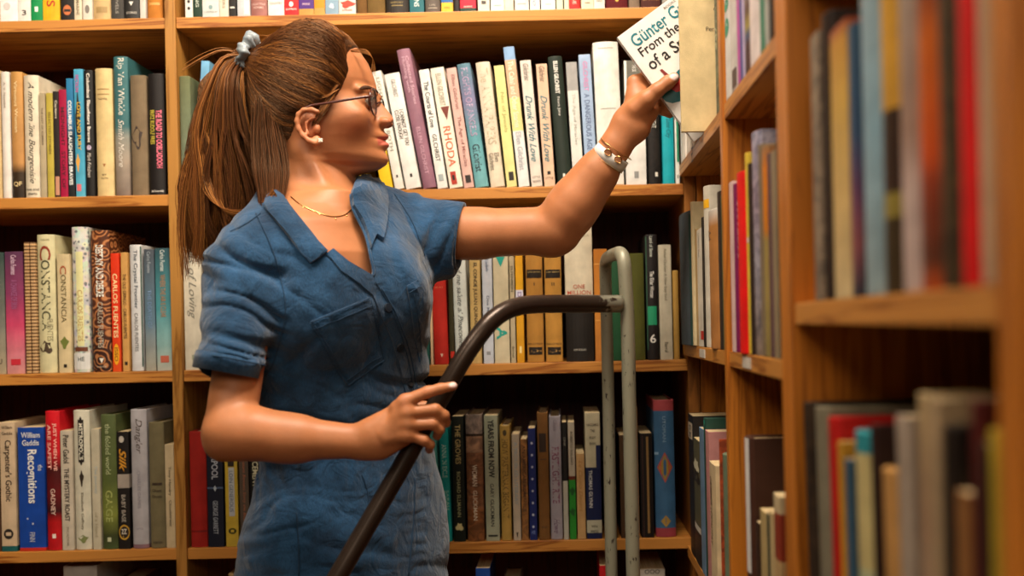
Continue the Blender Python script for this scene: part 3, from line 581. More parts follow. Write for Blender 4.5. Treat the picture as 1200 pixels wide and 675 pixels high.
    b(769, 793, 469, 'large blue hardback with pink ends and a gold diamond', (('B'), (0, 'a04448'), (.075, '3c6488'), (.93, '9c4048'), (1, '9c4048')), ('V', 'UTOPIAN', '7a98b0', 488, 518, .16), ('R', 'b04a40', 530, 566, .12, .88, 'diamond'), ('R', '967a30', 533, 563, .2, .8, 'diamond'), ('R', 'a8843c', 604, 618, .25, .75, 'diamond'), ('R', '82a0b8', 530, 533, .0, .2), hard=True)
def fifth_row():
    b = lambda *a, **k: back('5', *a, **k)
    b(76, 116, 664, 'white-topped thick hardback', 'd8d4cc', hard=True, push=.03)
    b(120, 150, 690, 'brown hardback', '5a3824', hard=True)
    b(270, 296, 673, 'tan hardback', 'b09468', hard=True)
    b(561, 578, 666, 'cobalt paperback', '1f4ca0')
    b(590, 612, 690, 'grey hardback', '77716a', hard=True)
    b(706, 720, 663, 'red paperback beneath the ladder', 'c81c24')
    b(753, 783, 667, 'white and grey paperback', 'c4bcae', ('H', 'OOO', '3a3430', 670, .6, 5), push=.02)
ROW['R1'] = (183., None, 'upper shelf of the corner bookcase', 'books on the upper shelf of the corner bookcase')
ROW['R1N'] = (183., None, 'upper shelf before the corner post', 'books on the upper shelf before the corner post')
ROW['R2'] = (-26., None, 'middle shelf in the corner', 'books on the middle shelf in the corner')
ROW['R2N'] = (-26., None, 'middle shelf before the corner post', 'books on the middle shelf before the corner post')
ROW['R3'] = (-262., None, 'low shelf in the corner', 'books on the low shelf in the corner')
ROW['R3N'] = (-262., None, 'low shelf before the corner post', 'books on the low shelf before the corner post')
ROW['N1'] = (9.7, None, 'nearest bookcase, blurred upper shelf', 'blurred books on the upper shelf of the nearest bookcase')
ROW['N2'] = (-198., None, 'nearest bookcase, blurred lower shelf', 'blurred books on the lower shelf of the nearest bookcase')
def right_rows():
    b = lambda *a, **k: side('R1', *a, yr=60, **k)
    b(794.5, 800, 8, 'plain white paperback', 'ddd6cc', ('V', 'ESSAYS', '5a5048', 60, 140, .4))
    b(800, 806, 4, 'light grey hardback', 'cfc8bc', hard=True)
    b(806, 811, 10, 'ivory paperback with black marks', 'd8cbb8', ('V', 'TALES OF THE NORTH', '4a3a30', 20, 190, .4))
    CREAM = []
    cb = side('R1', 796.2, 797.0, 0, 'plain cream cloth booklet', 'd0b989', yr=80, out=XR-.1714, h=.222, d=.13, kind='cloth')
    CREAM.append(cb.name)
    for s_, x_, y_, w_, h_ in (('Per', 832, 34, .0165, 5), ('C', 838, 11, .005, 6)):
        text(bpy.data.objects[CREAM[0]], 'title_lettering', s_, '4a4030', (P(x_, y_, 1.4).x, P(x_, y_, 1.4).z, w_, h_*1.4/F), 'H', .1714*F/UV(797, 80)[0]+.0004-.0008, .0, 0, True, None, world=True)
    b(836, 841, -6, 'mottled grey-green hardback', '7a8064', ('V', 'LIVES', 'b8b48c', 10, 60, .4), hard=True, kind='mottle')
    b(841, 844.5, -12, 'brown and orange paperback', [(0, '6a4a30'), (.5, '7a5a3c'), (.7, 'd0883c'), (1, 'c07a3c')])
    b = lambda *a, **k: side('R1N', *a, yr=60, **k)
    b(849, 855, -20, 'white paperback with teal spots', 'd2d0cc', ('R', '148a6a', 0, 14, .1, .9, 'disc'), ('R', '148a6a', 22, 44, .1, .9, 'disc'))
    b(855, 863, -20, 'dull white paperback', 'c8c2bc', ('R', '4a3a34', 82, 104, .3, .9))
    b(863, 866.5, -20, 'magenta paperback', 'b04a98')
    b(866.5, 869.5, -20, 'indigo paperback', '3a4a8c')
    b(869.5, 872, -18, 'lavender paperback', 'b8a8c8')
    b(872, 878, -20, 'paperback with a multicoloured picture', [(0, 'b8aca8'), (.3, '5a3a34'), (.5, 'a89a44'), (.6, '3a5a8c'), (.7, '5a2a2c'), (1, '4a2428')], kind='mottle')
    b(878, 890, -30, 'wide pinkish white paperback', 'dccfcc')
    b(890, 896, -30, 'sea green paperback', '2f7a60')
    b(896, 900, -25, 'pale grey paperback', 'a8a8a0')
    b(901, 906, -28, 'black hardback', '1d1512', hard=True)
    b(906, 911, -28, 'dark brown hardback with dotted spine', '4a3226', hard=True, kind='mottle')
    b = lambda *a, **k: side('R2', *a, yr=300, **k)
    b(793, 804, 252, 'blue-grey cloth hardback', '47525a', hard=True, kind='cloth', out=.010)
    b(804, 808, 251, 'dark green cloth hardback', '24403a', hard=True, kind='cloth', out=.006)
    b(808, 811, 237, 'tall cream hardback', 'd0bd94', hard=True, out=.004)
    b(811, 816, 269, 'beige paperback', 'b89a68')
    b(816, 822, 269, 'white paperback with fine black title', 'd8d0c0', ('V', 'Leonard J. Davis', '3a342c', 274, 302, .35), ('R', 'c02a20', 388, 398, .6, 1))
    b(822, 824, 255, 'thin black and white paperback', '2a2420', kind='mottle')
    b(824, 828, 219, 'tall white hardback with a yellow tag', 'c8c0b0', ('R', 'e0a818', 235, 245, .5, 1), hard=True)
    b(828, 836, 247, 'tan brown hardback', [(0, 'cfcac0'), (.12, 'b07840'), (1, 'a8703c')], ('V', 'Ad', '4a3020', 270, 282, .5), hard=True, out=.004)
    b(836, 845, 225, 'thick black hardback', '2b221e', hard=True)
    b(845, 850, 228, 'emerald green paperback', '14643f')
    b = lambda *a, **k: side('R2N', *a, yr=300, **k)
    b(855, 859.5, 214, 'pale pink paperback', 'dcbcb8')
    b(859.5, 862, 216, 'magenta purple hardback', '7a1a50', hard=True)
    b(862, 870, 203, 'bright red hardback lettered in white', 'e01410', ('V', 'PARAGONS', 'f4d8d0', 235, 302, .4, .3, .02), hard=True, out=.004)
    b(870, 877, 180, 'yellow hardback', 'd8b83c', ('R', 'c8b0a0', 279, 285, 0, 1), hard=True)
    b(877, 880, 192, 'thin dark brown hardback', '2f2018', hard=True)
    b(880, 889, 156, 'tall lavender hardback', [(0, 'a8a8c4'), (.3, 'b0a0b8'), (.6, 'a8a8bc'), (1, '8a7a70')], hard=True, kind='mottle')
    b(889, 893, 170, 'grey-brown hardback', '7a6a54', hard=True)
    b(893, 899, 172, 'tan hardback with an orange top', [(0, '8a6a4a'), (.1, 'd07818'), (.4, 'c87818'), (.45, 'a08a4c'), (1, '8a7a44')], hard=True)
    b(899, 904, 180, 'dull purple hardback', '5a3c44', hard=True)
    b(904, 910, 178, 'tan-grey paperback', '8c7c60')
    b(910, 915, 165, 'dark olive-black hardback', '2c2a20', hard=True)
    b = lambda *a, **k: side('R3', *a, yr=570, **k)
    b(807.5, 813, 486, 'black paperback with a cream block', '1f1a18', ('R', 'b8aa94', 495, 514, .0, .9), ('V', 'ELM', IK, 498, 512, .4))
    b(813, 820, 515, 'olive paperback with a white flower', '57543c', ('R', 'd0ccb0', 538, 552, .1, .9, 'blob'), ('R', '1f1a14', 550, 566, .05, .95, 'blob'), ('R', 'c8c4b8', 615, 622, 0, 1), ('R', '241a18', 623, 660, 0, 1))
    b(820, 825, 502, 'light blue paperback', '6f8eac')
    b(825, 827, 490, 'dark green hardback lettered TL', '24463c', ('V', 'TL', '2a9a80', 492, 502, .6), hard=True)
    b(827, 831, 505, 'dusty pink paperback', 'c08480')
    b(831, 838, 543, 'beige paperback titled GRIMMER LOCAL', 'd0b890', ('V', 'GRIMMER LOCALITAT', '4a1c18', 560, 640, .5, .3), out=.012)
    b(838, 843, 515, 'red and cream patterned paperback', 'b4502c', kind='mottle', out=.006)
    b(843, 850, 532, 'grey-green hardback', '67745c', hard=True, out=.004)
    b(850, 852.5, 530, 'thin black hardback', '1d1614', hard=True)
    b = lambda *a, **k: side('R3N', *a, yr=570, **k)
    b(871, 878, 512, 'white-spined hardback with dark brown cover', '46291c', ('R', 'd0ccc8', 513, 670, 0, .8), hard=True, out=.004)
    b(884, 888, 612, 'low dark brown paperback', '3a2418')
    b(889, 897, 599, 'short tan paperback', 'b8a06c')
    b(897, 899.5, 602, 'thin dark green paperback', '24342a')
    b(899.5, 905, 600, 'short cream paperback', 'c0a878')
    b(905, 912, 580, 'cream and red paperback', (('B'), (0, 'c8b48c'), (.08, '8a3420'), (.3, 'b89868'), (1, 'b89868')))
    b = lambda *a, **k: side('N1', *a, yr=200, **k)
    b(951, 961, 41, 'speckled grey paperback', '9a8a78', kind='mottle')
    b(962, 973, 17, 'black-brown hardback', '23150f', hard=True)
    b(974, 994, 31, 'mustard and cream paperback', [(0, '9a3a24'), (.06, 'c08a2c'), (.3, 'c8a048'), (1, 'd0b888')])
    b(995, 1004, 30, 'blue and plum paperback', [(0, '1c4c68'), (.4, '244a6c'), (.6, '5a3458'), (.8, '8a4a50'), (1, '2a3440')])
    b(1005, 1026, -40, 'tall light blue hardback', [(0, '8ea4ac'), (.5, '86a8b8'), (1, '8ea0a4')], hard=True)
    b(1028, 1049, -25, 'black hardback with a yellow upper spine', (('B'), (0, 'c89430'), (.42, '2f1c10'), (.66, '2f1c10'), (.68, '8a7a34'), (.76, '3a2c14'), (1, '3a2c14')), hard=True)
    b(1050, 1070, -35, 'pinkish grey hardback', [(0, '9c8a7c'), (.5, 'a08070'), (.7, 'c0a8a0'), (1, 'c0a8a0')], hard=True)
    b(1071, 1094, -20, 'orange and brown hardback', [(0, '6a2a14'), (.2, 'c86010'), (.55, 'c84c10'), (.65, '8a3418'), (.9, '5a2c18'), (1, 'b84c18')], hard=True)
    b(1095, 1119, -40, 'dark olive hardback', '4c3c24', hard=True, kind='mottle')
    b(1120, 1140, -55, 'vivid red hardback', 'd80c10', hard=True)
    b(1141, 1166, -50, 'dusky beige hardback', 'b89878', hard=True)
    b(1167, 1172, -40, 'dark brown paperback', '6a3c10')
    b = lambda *a, **k: side('N2', *a, yr=640, **k)
    b(944, 956, 474, 'dark grey-brown hardback', '3a2c20', hard=True, lean=-3, kind='mottle')
    b(957, 972, 480, 'dull grey-green hardback', '77705c', hard=True, lean=-3)
    b(973, 986, 492, 'scarlet hardback leaning away', 'b01410', hard=True, lean=-3)
    b(987, 993, 520, 'yellow paperback', 'c08c28', lean=-3)
    b(994, 999, 540, 'steel blue paperback', '3a5a74', lean=-2)
    b(1000, 1022, 508, 'cream hardback with a turquoise top', (('B'), (0, '2a8a94'), (.07, 'c0b078'), (.45, 'b0b48c'), (.6, 'b8b4a0'), (1, 'a09c88')), hard=True, lean=-1.5)
    b(1024, 1031, 500, 'dark brown hardback', '2a1410', hard=True, lean=-2)
    b(1032, 1054, 553, 'tan hardback', 'b8884c', hard=True, lean=-2)
    b(1056, 1073, 490, 'silver-grey paperback', 'a09080', lean=-2)
    b(1074, 1090, 462, 'tall cream and pink hardback', [(0, 'a89068'), (.3, 'a08064'), (.6, 'a89078'), (1, 'a08c78')], hard=True)
    b(1091, 1103, 468, 'beige paperback', 'a08868')
    b(1104, 1118, 500, 'black hardback', '1c120c', hard=True)
    b(1119, 1136, 577, 'short light brown paperback', '8a5c30')
    b(1137, 1149, 470, 'dark red hardback', '4c1410', hard=True)
    b(1150, 1158, 520, 'black-brown paperback', '2c1c14')
    b(1159, 1171, 505, 'dark hardback with a yellow band', (('B'), (0, 'b0982c'), (.38, '2c1a10'), (1, '2c1a10')), hard=True)
def shelving():
    T = 13*K
    fw, sw, dw = wood('X', '8c4e1a', 'c4843c'), wood('Z', '86561e', 'b07c3a'), wood('X', '3a180a', '5a2812', .6)
    dep = .26
    # ---- back bookcase
    x0, xp0, xp1, x1 = -1.16, UV(193, 0)[0]*K, UV(205.5, 0)[0]*K, UV(801, 210)[0]*K
    root = tag(empty('bookcase', (0, D, 0)), 'long wooden bookcase facing the camera behind the woman', 'bookcase', 'wooden bookcases')
    zt = H+785*K
    def part(name, a, b, m, par=root, bev=.0012):
        ox, oy, oz = par.location
        o = link(name, boxes([((a[0]-ox, a[1]-oy, a[2]-oz), (b[0]-ox, b[1]-oy, b[2]-oz))], bev), m, par); return o
    part('side_panel', (x0, D, 0), (x0+.02, D+dep, zt), sw)
    part('post', (xp0, D-.003, 0), (xp1, D+dep, zt), sw)
    part('side_panel', (x1+.0005, D-.0, 0), (x1+.0205, D+dep, zt), wood('Z', '7a4a1a', 'a06428'))
    part('back_panel', (x0, D+dep, 0), (x1+.0205, D+dep+.008, zt), wood('Z', '34100a', '4a1a0e', .6))
    for s in (785, 577, S1, S2, S3, S4, S5, -668, -815):
        for (a, b) in ((x0+.0205, xp0-.0003), (xp1+.0003, x1)):
            part('shelf', (a, D, H+s*K-T), (b, D+dep-.0005, H+s*K), fw)
    # ---- right-hand bookcases
    xr1 = XR+.25
    wy = wood('Y', '8c4e1a', 'c4843c'); wz = wood('Z', '9a5616', 'c47624')
    root2 = tag(empty('bookcase', (XR, 1.22, 0)), 'wooden corner bookcase with its shelves running towards the camera', 'bookcase', 'wooden bookcases')
    part('side_panel', (x1+.022, D+.001, 0), (xr1, D+.02, zt), wz, root2)
    yd = XR*F/UV(853, 400)[0]
    part('post', (XR-.003, yd-.009, 0), (xr1, yd+.009, zt), wz, root2)
    part('side_panel', (XR-.003, .8985, 0), (xr1, .9195, zt), wz, root2)
    part('back_panel', (xr1, .8985, 0), (xr1+.008, D+.02, zt), wood('Z', '34100a', '4a1a0e', .6), root2)
    for s in (785, 600, 391, 183, -26, -262, -470, -678, -815):
        for (a, b) in ((.92, yd-.0095), (yd+.0095, D-.001)):
            part('shelf', (XR, a, H+s*K-T), (xr1-.0005, b, H+s*K), wy, root2)
    root3 = tag(empty('bookcase', (XR, .46, 0)), 'nearest wooden bookcase, blurred, at the right edge', 'bookcase', 'wooden bookcases')
    part('side_panel', (XR-.003, .8765, 0), (xr1, .8980, zt), wz, root3)
    part('side_panel', (XR-.003, .440, 0), (xr1, .462, zt), wz, root3)
    part('back_panel', (xr1, .440, 0), (xr1+.008, .8980, zt), wood('Z', '34100a', '4a1a0e', .6), root3)
    for s in (785, 620, 425, 217, 9.7, -198, -405, -610, -815):
        part('shelf', (XR, .4625, H+s*K-T), (xr1-.0005, .876, H+s*K), wy, root3)
    # small paper tags stuck to the corner shelf edge
    for (xa, xb, y0, y1, dd) in ((820.5, 826.5, 411, 421, 'far'), (871, 880, 419, 433, 'near')):
        Ya = XR*F/UV(xa, 416)[0]; Yb = XR*F/UV(xb, 416)[0]; ym = (Ya+Yb)/2
        z0, z1 = P(0, 0, 1).z*0+H+UV(xa, y1)[1]*ym/F, H+UV(xa, y0)[1]*ym/F
        zc = H-26*K-T/2; z0, z1 = zc-.006, zc+.006
        o = link('shelf_tag', boxes([((XR-.0011, Yb, z0), (XR-.0001, Ya, z1))]), plain('c8c0b4'))
        tag(o, 'small white paper tag on the corner shelf edge, %s one of two' % dd, 'label', 'paper tags on the shelf edge')
    # room
    fl = link('floor', boxes([((-2.6, -1.6, -.04), (1.6, 2.05, 0))]), wood('X', '3c2212', '5e3a20', .5)); fl['kind'] = 'structure'
    wb = link('wall_back', boxes([((-2.6, 1.975, 0), (1.6, 2.05, 2.7))]), plain('a89a84', .9)); wb['kind'] = 'structure'
    wr = link('wall_right', boxes([((xr1+.012, -1.6, 0), (xr1+.1, 1.97, 2.7))]), plain('a89a84', .9)); wr['kind'] = 'structure'
    ce = link('ceiling', boxes([((-2.6, -1.6, 2.7), (1.6, 2.05, 2.76))]), plain('cfc4b0', .9)); ce['kind'] = 'structure'
def held_book():
    # white paperback held in the hand, cover towards the camera
    Y = 1.445
    A, B_ = P(723, 44, Y), P(813, 166, Y)
    ax = (A-B_); L = ax.length; ez = ax.normalized(); ex = Vector((ez.z, 0, -ez.x))  # ex: spine -> fore edge
    w, hgt, th = .128, L, .010
    root = empty('book')
    M = Matrix((( ex.x, 0, ez.x, B_.x), (ex.y, 1, ez.y, B_.y), (ex.z, 0, ez.z, B_.z), (0, 0, 0, 1)))
    root.matrix_basis = M
    white = plain('e2ddd6', .35, bump=.03); t = .0006
    link('cover', boxes([((0, 0, 0), (w, t, hgt)), ((0, th-t, 0), (w, th, hgt)), ((0, 0, 0), (t, th, hgt))]), white, root)
    link('page_block', boxes([((t, t, .0005), (w-.0005, th-t, hgt-.0005))]), page_mat(), root)
    def loc(px, py):
        q = P(px, py, Y)-B_; return q.dot(ex), q.dot(ez)
    def tx(s, col, p0, p1, hpx, bold=.0):
        a = loc(*p0); b = loc(*p1)
        text(root, 'title_lettering', s, col, ((a[0]+b[0])/2, (a[1]+b[1])/2, abs(b[0]-a[0]), hpx*Y/F), 'H', -.0004, bold, 0, False)
    # lines run along ex; sizes from the photo
    k = Y/F
    def line(s, col, start, hgt_px, width):
        a = loc(*start)
        text(root, 'title_lettering', s, col, (a[0]+width/2, a[1], width, hgt_px*k), 'H', -.0004, .012, 0, False)
    line('Günter Grass', '10707c', (741, 50), 15.5, .1135)
    line('From the Diary', '1b1715', (751, 64), 15, .1160)
    line('of a Snail', '1b1715', (760, 77), 15, .081)
    line('BOOKS', '8a8078', (778, 10), 3, .02)
    # snail picture
    def blob(name, pts, col, off):
        q = [loc(*p) for p in pts]
        me = mesh([(a, off, b) for a, b in q], [tuple(range(len(q)))])
        link(name, me, plain(col, .4), root)
    blob('cover_picture', [(774, 112), (782, 96), (795, 82), (806, 76), (818, 84), (822, 100), (814, 112), (800, 118), (788, 121), (780, 119)], '10646c', -.0003)
    blob('cover_picture', [(786, 104), (792, 94), (800, 90), (806, 96), (802, 106), (792, 108)], 'c81c1c', -.0006)
    blob('cover_picture', [(773, 82), (776, 81), (783, 87), (790, 90), (788, 92), (780, 90)], '7a2420', -.0006)
    tag(root, 'white paperback titled Snail, held tilted in the raised hand', 'book')
# ------------------------------------------------------------------ smooth implicit surfaces, meshed by sparse surface nets
class Prim:
    def __init__(s, f, lo, hi, k=.01, op='u'):
        s.f, s.lo, s.hi, s.k, s.op = f, np.array(lo, float), np.array(hi, float), k, op
def A3(v): return np.array([v[0], v[1], v[2]], float)
def cap(a, b, ra, rb, k=.01, op='u', flat=None, fr=1.0):
    """tapered capsule; flat = direction along which the section is scaled by fr (<1: flattened)"""
    a, b = A3(a), A3(b); ab = b-a; L2 = ab@ab
    fl = None if flat is None else A3(flat)/np.linalg.norm(A3(flat))
    def f(p):
        q = p-a; t = np.clip(q@ab/L2, 0, 1)
        e = q - t[:, None]*ab
        r = ra+(rb-ra)*t
        if fl is not None:
            c = e@fl; e = e + ((1/fr-1)*c)[:, None]*fl
            return (np.sqrt((e*e).sum(1)) - r)*(.5+.5*fr)
        return np.sqrt((e*e).sum(1)) - r
    m = max(ra, rb)
    return Prim(f, np.minimum(a, b)-m, np.maximum(a, b)+m, k, op)
def ell(c, r, k=.01, op='u', M=None):
    c = A3(c); r = A3(r)
    def f(p):
        q = p-c
        if M is not None: q = q@M
        n = np.sqrt(((q/r)**2).sum(1)); g = np.sqrt(((q/(r*r))**2).sum(1))+1e-9
        return n*(n-1)/g
    m = max(r)
    return Prim(f, c-m, c+m, k, op)
def fold(prims, p, lo=None, hi=None, pad=.01):
    d = np.full(len(p), .2)
    for q in prims:
        if lo is not None and (np.any(q.hi+q.k+pad < lo) or np.any(q.lo-q.k-pad > hi)): continue
        if q.op == 'd':
            m = np.abs(d) < .022
            if m.any(): d[m] += q.f(p[m])
            continue
        v = q.f(p)
        if q.op == 'u':
            h = np.clip(q.k-np.abs(d-v), 0, None)/max(q.k, 1e-6)
            d = np.minimum(d, v)-h*h*q.k*.25
        elif q.op == 's':
            h = np.clip(q.k-np.abs(d+v), 0, None)/max(q.k, 1e-6)
            d = np.maximum(d, -v)+h*h*q.k*.25
    return d
def surface(prims, lo, hi, res, B=24, smooth=2):
    lo = np.array(lo, float); hi = np.array(hi, float)
    n = np.ceil((hi-lo)/res).astype(int); nb = (n+B-1)//B
    ax = np.arange(B+1)
    gi = np.stack(np.meshgrid(ax, ax, ax, indexing='ij'), -1).reshape(-1, 3)
    S = (nb*B+4); half = res*B*.5*1.74
    def gid(i): return ((i[..., 0]+1)*int(S[1])+(i[..., 1]+1))*int(S[2])+(i[..., 2]+1)
    cells, verts, quads = [], [], []
    cent = np.stack(np.meshgrid(*[np.arange(k) for k in nb], indexing='ij'), -1).reshape(-1, 3)
    for bidx in cent:
        o = bidx*B; bl = lo+o*res; bh = bl+B*res
        mid = ((bl+bh)/2)[None]
        act = [q for q in prims if q.op == 'u' and not (np.any(q.hi+q.k < bl) or np.any(q.lo-q.k > bh))]
        if not act: continue
        dm = fold(prims, mid, bl, bh, pad=half)
        if abs(dm[0]) > half*2.2+.01: continue
        p = bl+gi*res
        d = fold(prims, p, bl, bh).reshape(B+1, B+1, B+1)
        s = d < 0
        if s.all() or not s.any(): continue
        cnt = np.zeros((B, B, B)); acc = np.zeros((B, B, B, 3))
        for axis in range(3):
            for u in (0, 1):
                for v in (0, 1):
                    sl0 = [None]*3; sl1 = [None]*3; oth = [a for a in range(3) if a != axis]
                    sl0[axis] = slice(0, B); sl1[axis] = slice(1, B+1)
                    for a, w in zip(oth, (u, v)):
                        sl0[a] = sl1[a] = slice(w, w+B)
                    d0 = d[tuple(sl0)]; d1 = d[tuple(sl1)]
                    cr = (d0 < 0) != (d1 < 0)
                    t = np.where(cr, d0/(d0-d1+1e-30), 0)
                    cnt += cr
                    for a in range(3):
                        if a == axis: acc[..., a] += np.where(cr, t, 0)
                        else: acc[..., a] += cr*(u if a == oth[0] else v)
        idx = np.argwhere(cnt > 0)
        if not len(idx): continue
        c = cnt[idx[:, 0], idx[:, 1], idx[:, 2]][:, None]
        pos = lo+(o+idx+acc[idx[:, 0], idx[:, 1], idx[:, 2]]/c)*res
        cells.append(gid(idx+o)); verts.append(pos)
        for axis in range(3):
            e0 = s[:B, :B, :B]
            sl = [slice(0, B)]*3; sl[axis] = slice(1, B+1)
            e1 = s[tuple(sl)]
            ii = np.argwhere(e0 != e1)
            if not len(ii): continue
            a, b = [(1, 2), (2, 0), (0, 1)][axis]
            da = np.zeros(3, int); da[a] = 1; db = np.zeros(3, int); db[b] = 1
            g = ii+o
            q = np.stack([gid(g-da-db), gid(g-db), gid(g), gid(g-da)], 1)
            flip = ~e0[ii[:, 0], ii[:, 1], ii[:, 2]]
            q[flip] = q[flip][:, ::-1]
            quads.append(q)
    cells = np.concatenate(cells); verts = np.concatenate(verts); quads = np.concatenate(quads)
    order = np.argsort(cells); cs = cells[order]; verts = verts[order]
    loc = np.searchsorted(cs, quads); loc = np.clip(loc, 0, len(cs)-1)
    ok = (cs[loc] == quads).all(1); loc = loc[ok]
    for _ in range(smooth):
        s2 = np.zeros_like(verts); n2 = np.zeros(len(verts))
        for a, b in ((0, 1), (1, 2), (2, 3), (3, 0)):
            np.add.at(s2, loc[:, a], verts[loc[:, b]]); np.add.at(n2, loc[:, a], 1)
            np.add.at(s2, loc[:, b], verts[loc[:, a]]); np.add.at(n2, loc[:, b], 1)
        n2 = np.maximum(n2, 1)
        verts = verts*.5+.5*s2/n2[:, None]
    me = bpy.data.meshes.new('surface')
    me.vertices.add(len(verts)); me.vertices.foreach_set('co', verts.astype(np.float32).ravel())
    me.loops.add(len(loc)*4); me.loops.foreach_set('vertex_index', loc.astype(np.int32).ravel())
    me.polygons.add(len(loc)); me.polygons.foreach_set('loop_start', np.arange(len(loc), dtype=np.int32)*4)
    me.update(calc_edges=True)
    me.polygons.foreach_set('use_smooth', np.ones(len(loc), bool))
    me.update()
    return me, verts, loc
def loft(rows, k=.02, axis=None, pw=2.0):
    """rows: (z, cx, cy, a, b) stacked ellipses, a along shoulder axis L, b along forward axis Fw"""
    rows = sorted(rows); z = np.array([r[0] for r in rows]); T = np.array([r[1:] for r in rows])
    L, Fw = axis
    def f(p):
        c = [np.interp(p[:, 2], z, T[:, i]) for i in range(4)]
        dx, dy = p[:, 0]-c[0], p[:, 1]-c[1]
        u = dx*L[0]+dy*L[1]; v = dx*Fw[0]+dy*Fw[1]
        n = (np.abs(u/c[2])**pw+np.abs(v/c[3])**pw)**(1/pw)
        d = (n-1)*np.minimum(c[2], c[3])
        over = np.maximum(p[:, 2]-z[-1], z[0]-p[:, 2])
        return np.where(over > 0, np.sqrt(np.maximum(d, 0)**2+over**2)+np.minimum(np.maximum(d, over), 0), d)
    m = T[:, 2].max()+.02
    return Prim(f, (T[:, 0].min()-m, T[:, 1].min()-m, z[0]-.01), (T[:, 0].max()+m, T[:, 1].max()+m, z[-1]+.01), k)
def setcol(me, cols, name='Col'):
    at = me.color_attributes.new(name, 'FLOAT_COLOR', 'POINT')
    c = np.ones((len(me.vertices), 4), np.float32); c[:, :cols.shape[1]] = cols
    at.data.foreach_set('color', c.ravel())
YH = 1.45                      # the head's middle plane
TL = (.60, .80); TF = (.80, -.60)   # torso: shoulder axis (right to left) and forward
def ptab(pts, Y=YH):
    a = np.array([[*P(x, y, Y)] for x, y in pts]); return a
def head_prims():
    # side profile, x by height (forward = +X)
    def zx(pts):
        a = ptab(pts); o = np.argsort(a[:, 2]); return a[o, 2], a[o, 0]
    mid = zx([(388, 40), (404, 46), (420, 58), (431, 74), (437, 88), (440.5, 99), (441.5, 105), (441.5, 111), (446.5, 119), (451.5, 126), (457, 132.5), (460.8, 138), (461.5, 141), (459, 145), (452.5, 147.8), (449.5, 151.5), (451, 155), (455.5, 158.5), (455, 162.5), (449, 164.8), (455, 167.5), (456.5, 171), (452, 175.5), (451, 178), (454, 182.5), (455.5, 187), (453, 193), (444, 199), (428, 203), (410, 207)])
    face = zx([(388, 40), (404, 46), (420, 58), (431, 74), (436, 88), (438.5, 99), (437, 107), (434, 115), (434.5, 124), (437, 135), (439, 145), (442, 155), (445, 165), (447, 175), (449, 182), (450, 187), (447, 193), (438, 199), (424, 203), (406, 207)])
    back = zx([(350, 40), (336, 46), (322, 58), (312, 72), (305, 90), (303, 108), (306, 125), (313, 142), (323, 158), (334, 172), (343, 185), (352, 198), (362, 207)])
    wid = zx([(0, 38.5), (0, 44), (0, 54), (0, 66), (0, 84), (0, 100), (0, 112), (0, 125), (0, 138), (0, 150), (0, 162), (0, 174), (0, 184), (0, 194), (0, 202), (0, 207)])
    wz = np.sort(wid[0]); ww = np.array([.026, .042, .0490, .0535, .0575, .0605, .0630, .0648, .0665, .069, .0705, .0715, .0695, .0605, .044, .022])[:len(wz)]
    xa = P(376, 120, YH).x
    def f(p):
        z = p[:, 2]; y = p[:, 1]-YH; x = p[:, 0]-xa
        xm = np.interp(z, *mid)-xa; xf = np.interp(z, *face)-xa; xb = xa-np.interp(z, *back)
        w = np.interp(z, wz, ww)
        # half-width of the ridge made by nose and lips
        zn = (z-P(460, 140, YH).z)
        zl = (z-P(455, 165, YH).z)
        wr = np.interp(zn, [-.09, -.055, -.035, -.012, -.006, .0, .008, .02, .035, .06, .1], [.022, .020, .020, .020, .0140, .0120, .0102, .0085, .0078, .022, .03])
        A = xf+(xm-xf)*np.exp(-(y/wr)**2*1.1)
        A = np.where(x > 0, A, xb); A = np.maximum(A, .004)
        ex = np.where(x > 0, 2.08, 2.1)
        n = (np.abs(x/A)**ex+np.abs(y/w)**ex)**(1/ex)
        g = np.minimum(A, w)
        r = np.sqrt(x*x+y*y)+1e-6
        d = (n-1)*r/np.maximum(n, .3)
        d = np.minimum(d, .06)*.85
        top = P(370, 38, YH).z; bot = P(400, 207, YH).z
        d = np.where(z > top, np.sqrt(np.maximum(d, 0)**2+(z-top)**2), d)
        d = np.where(z < bot, np.maximum(d, bot-z), d)
        return d
    lo = P(298, 212, YH); hi = P(466, 34, YH)
    hd = Prim(f, (lo.x, YH-.085, lo.z), (hi.x, YH+.085, hi.z), .012)
    pr = [hd]
    for sy in (-1, 1):
        e = P(429, 119, YH-.031); pr.append(ell((e.x+.004, YH+sy*.031, e.z), (.016, .020, .013), .012, 's'))      # socket
        c = P(421, 139, YH-.04); pr.append(ell((c.x-.006, YH+sy*.041, c.z), (.014, .011, .011), .035))               # cheek
        br = P(434, 107, YH-.03); pr.append(cap((br.x+.003, YH+sy*.014, br.z), (br.x-.012, YH+sy*.044, br.z), .0052, .004, .012))
        n = P(450.5, 142.5, YH-.010); pr.append(ell((n.x, YH+sy*.0100, n.z), (.0092, .0058, .0060), .004))               # nostril wing
        n2 = P(456, 147.5, YH-.006); pr.append(ell((n2.x, YH+sy*.0065, n2.z+.0005), (.0045, .0028, .003), .002, 's'))
        # eyelid ball
        lid = P(423, 118.5, YH-.031); pr.append(ell((lid.x, YH+sy*.031, lid.z), (.0130, .0140, .0120), .004))
        pr.append(ell((lid.x+.0125, YH+sy*.031, lid.z-.0012), (.0085, .0120, .0034), .0015, 's'))
    # mouth line
    m = P(455, 164.8, YH); m2 = P(443, 169.3, YH-.021)
    for sy in (-1, 1):
        pr.append(cap((m.x, YH, m.z), (m2.x, YH+sy*.022, m2.z), .0016, .0013, .0025, 's'))
    # jaw underside
    return pr
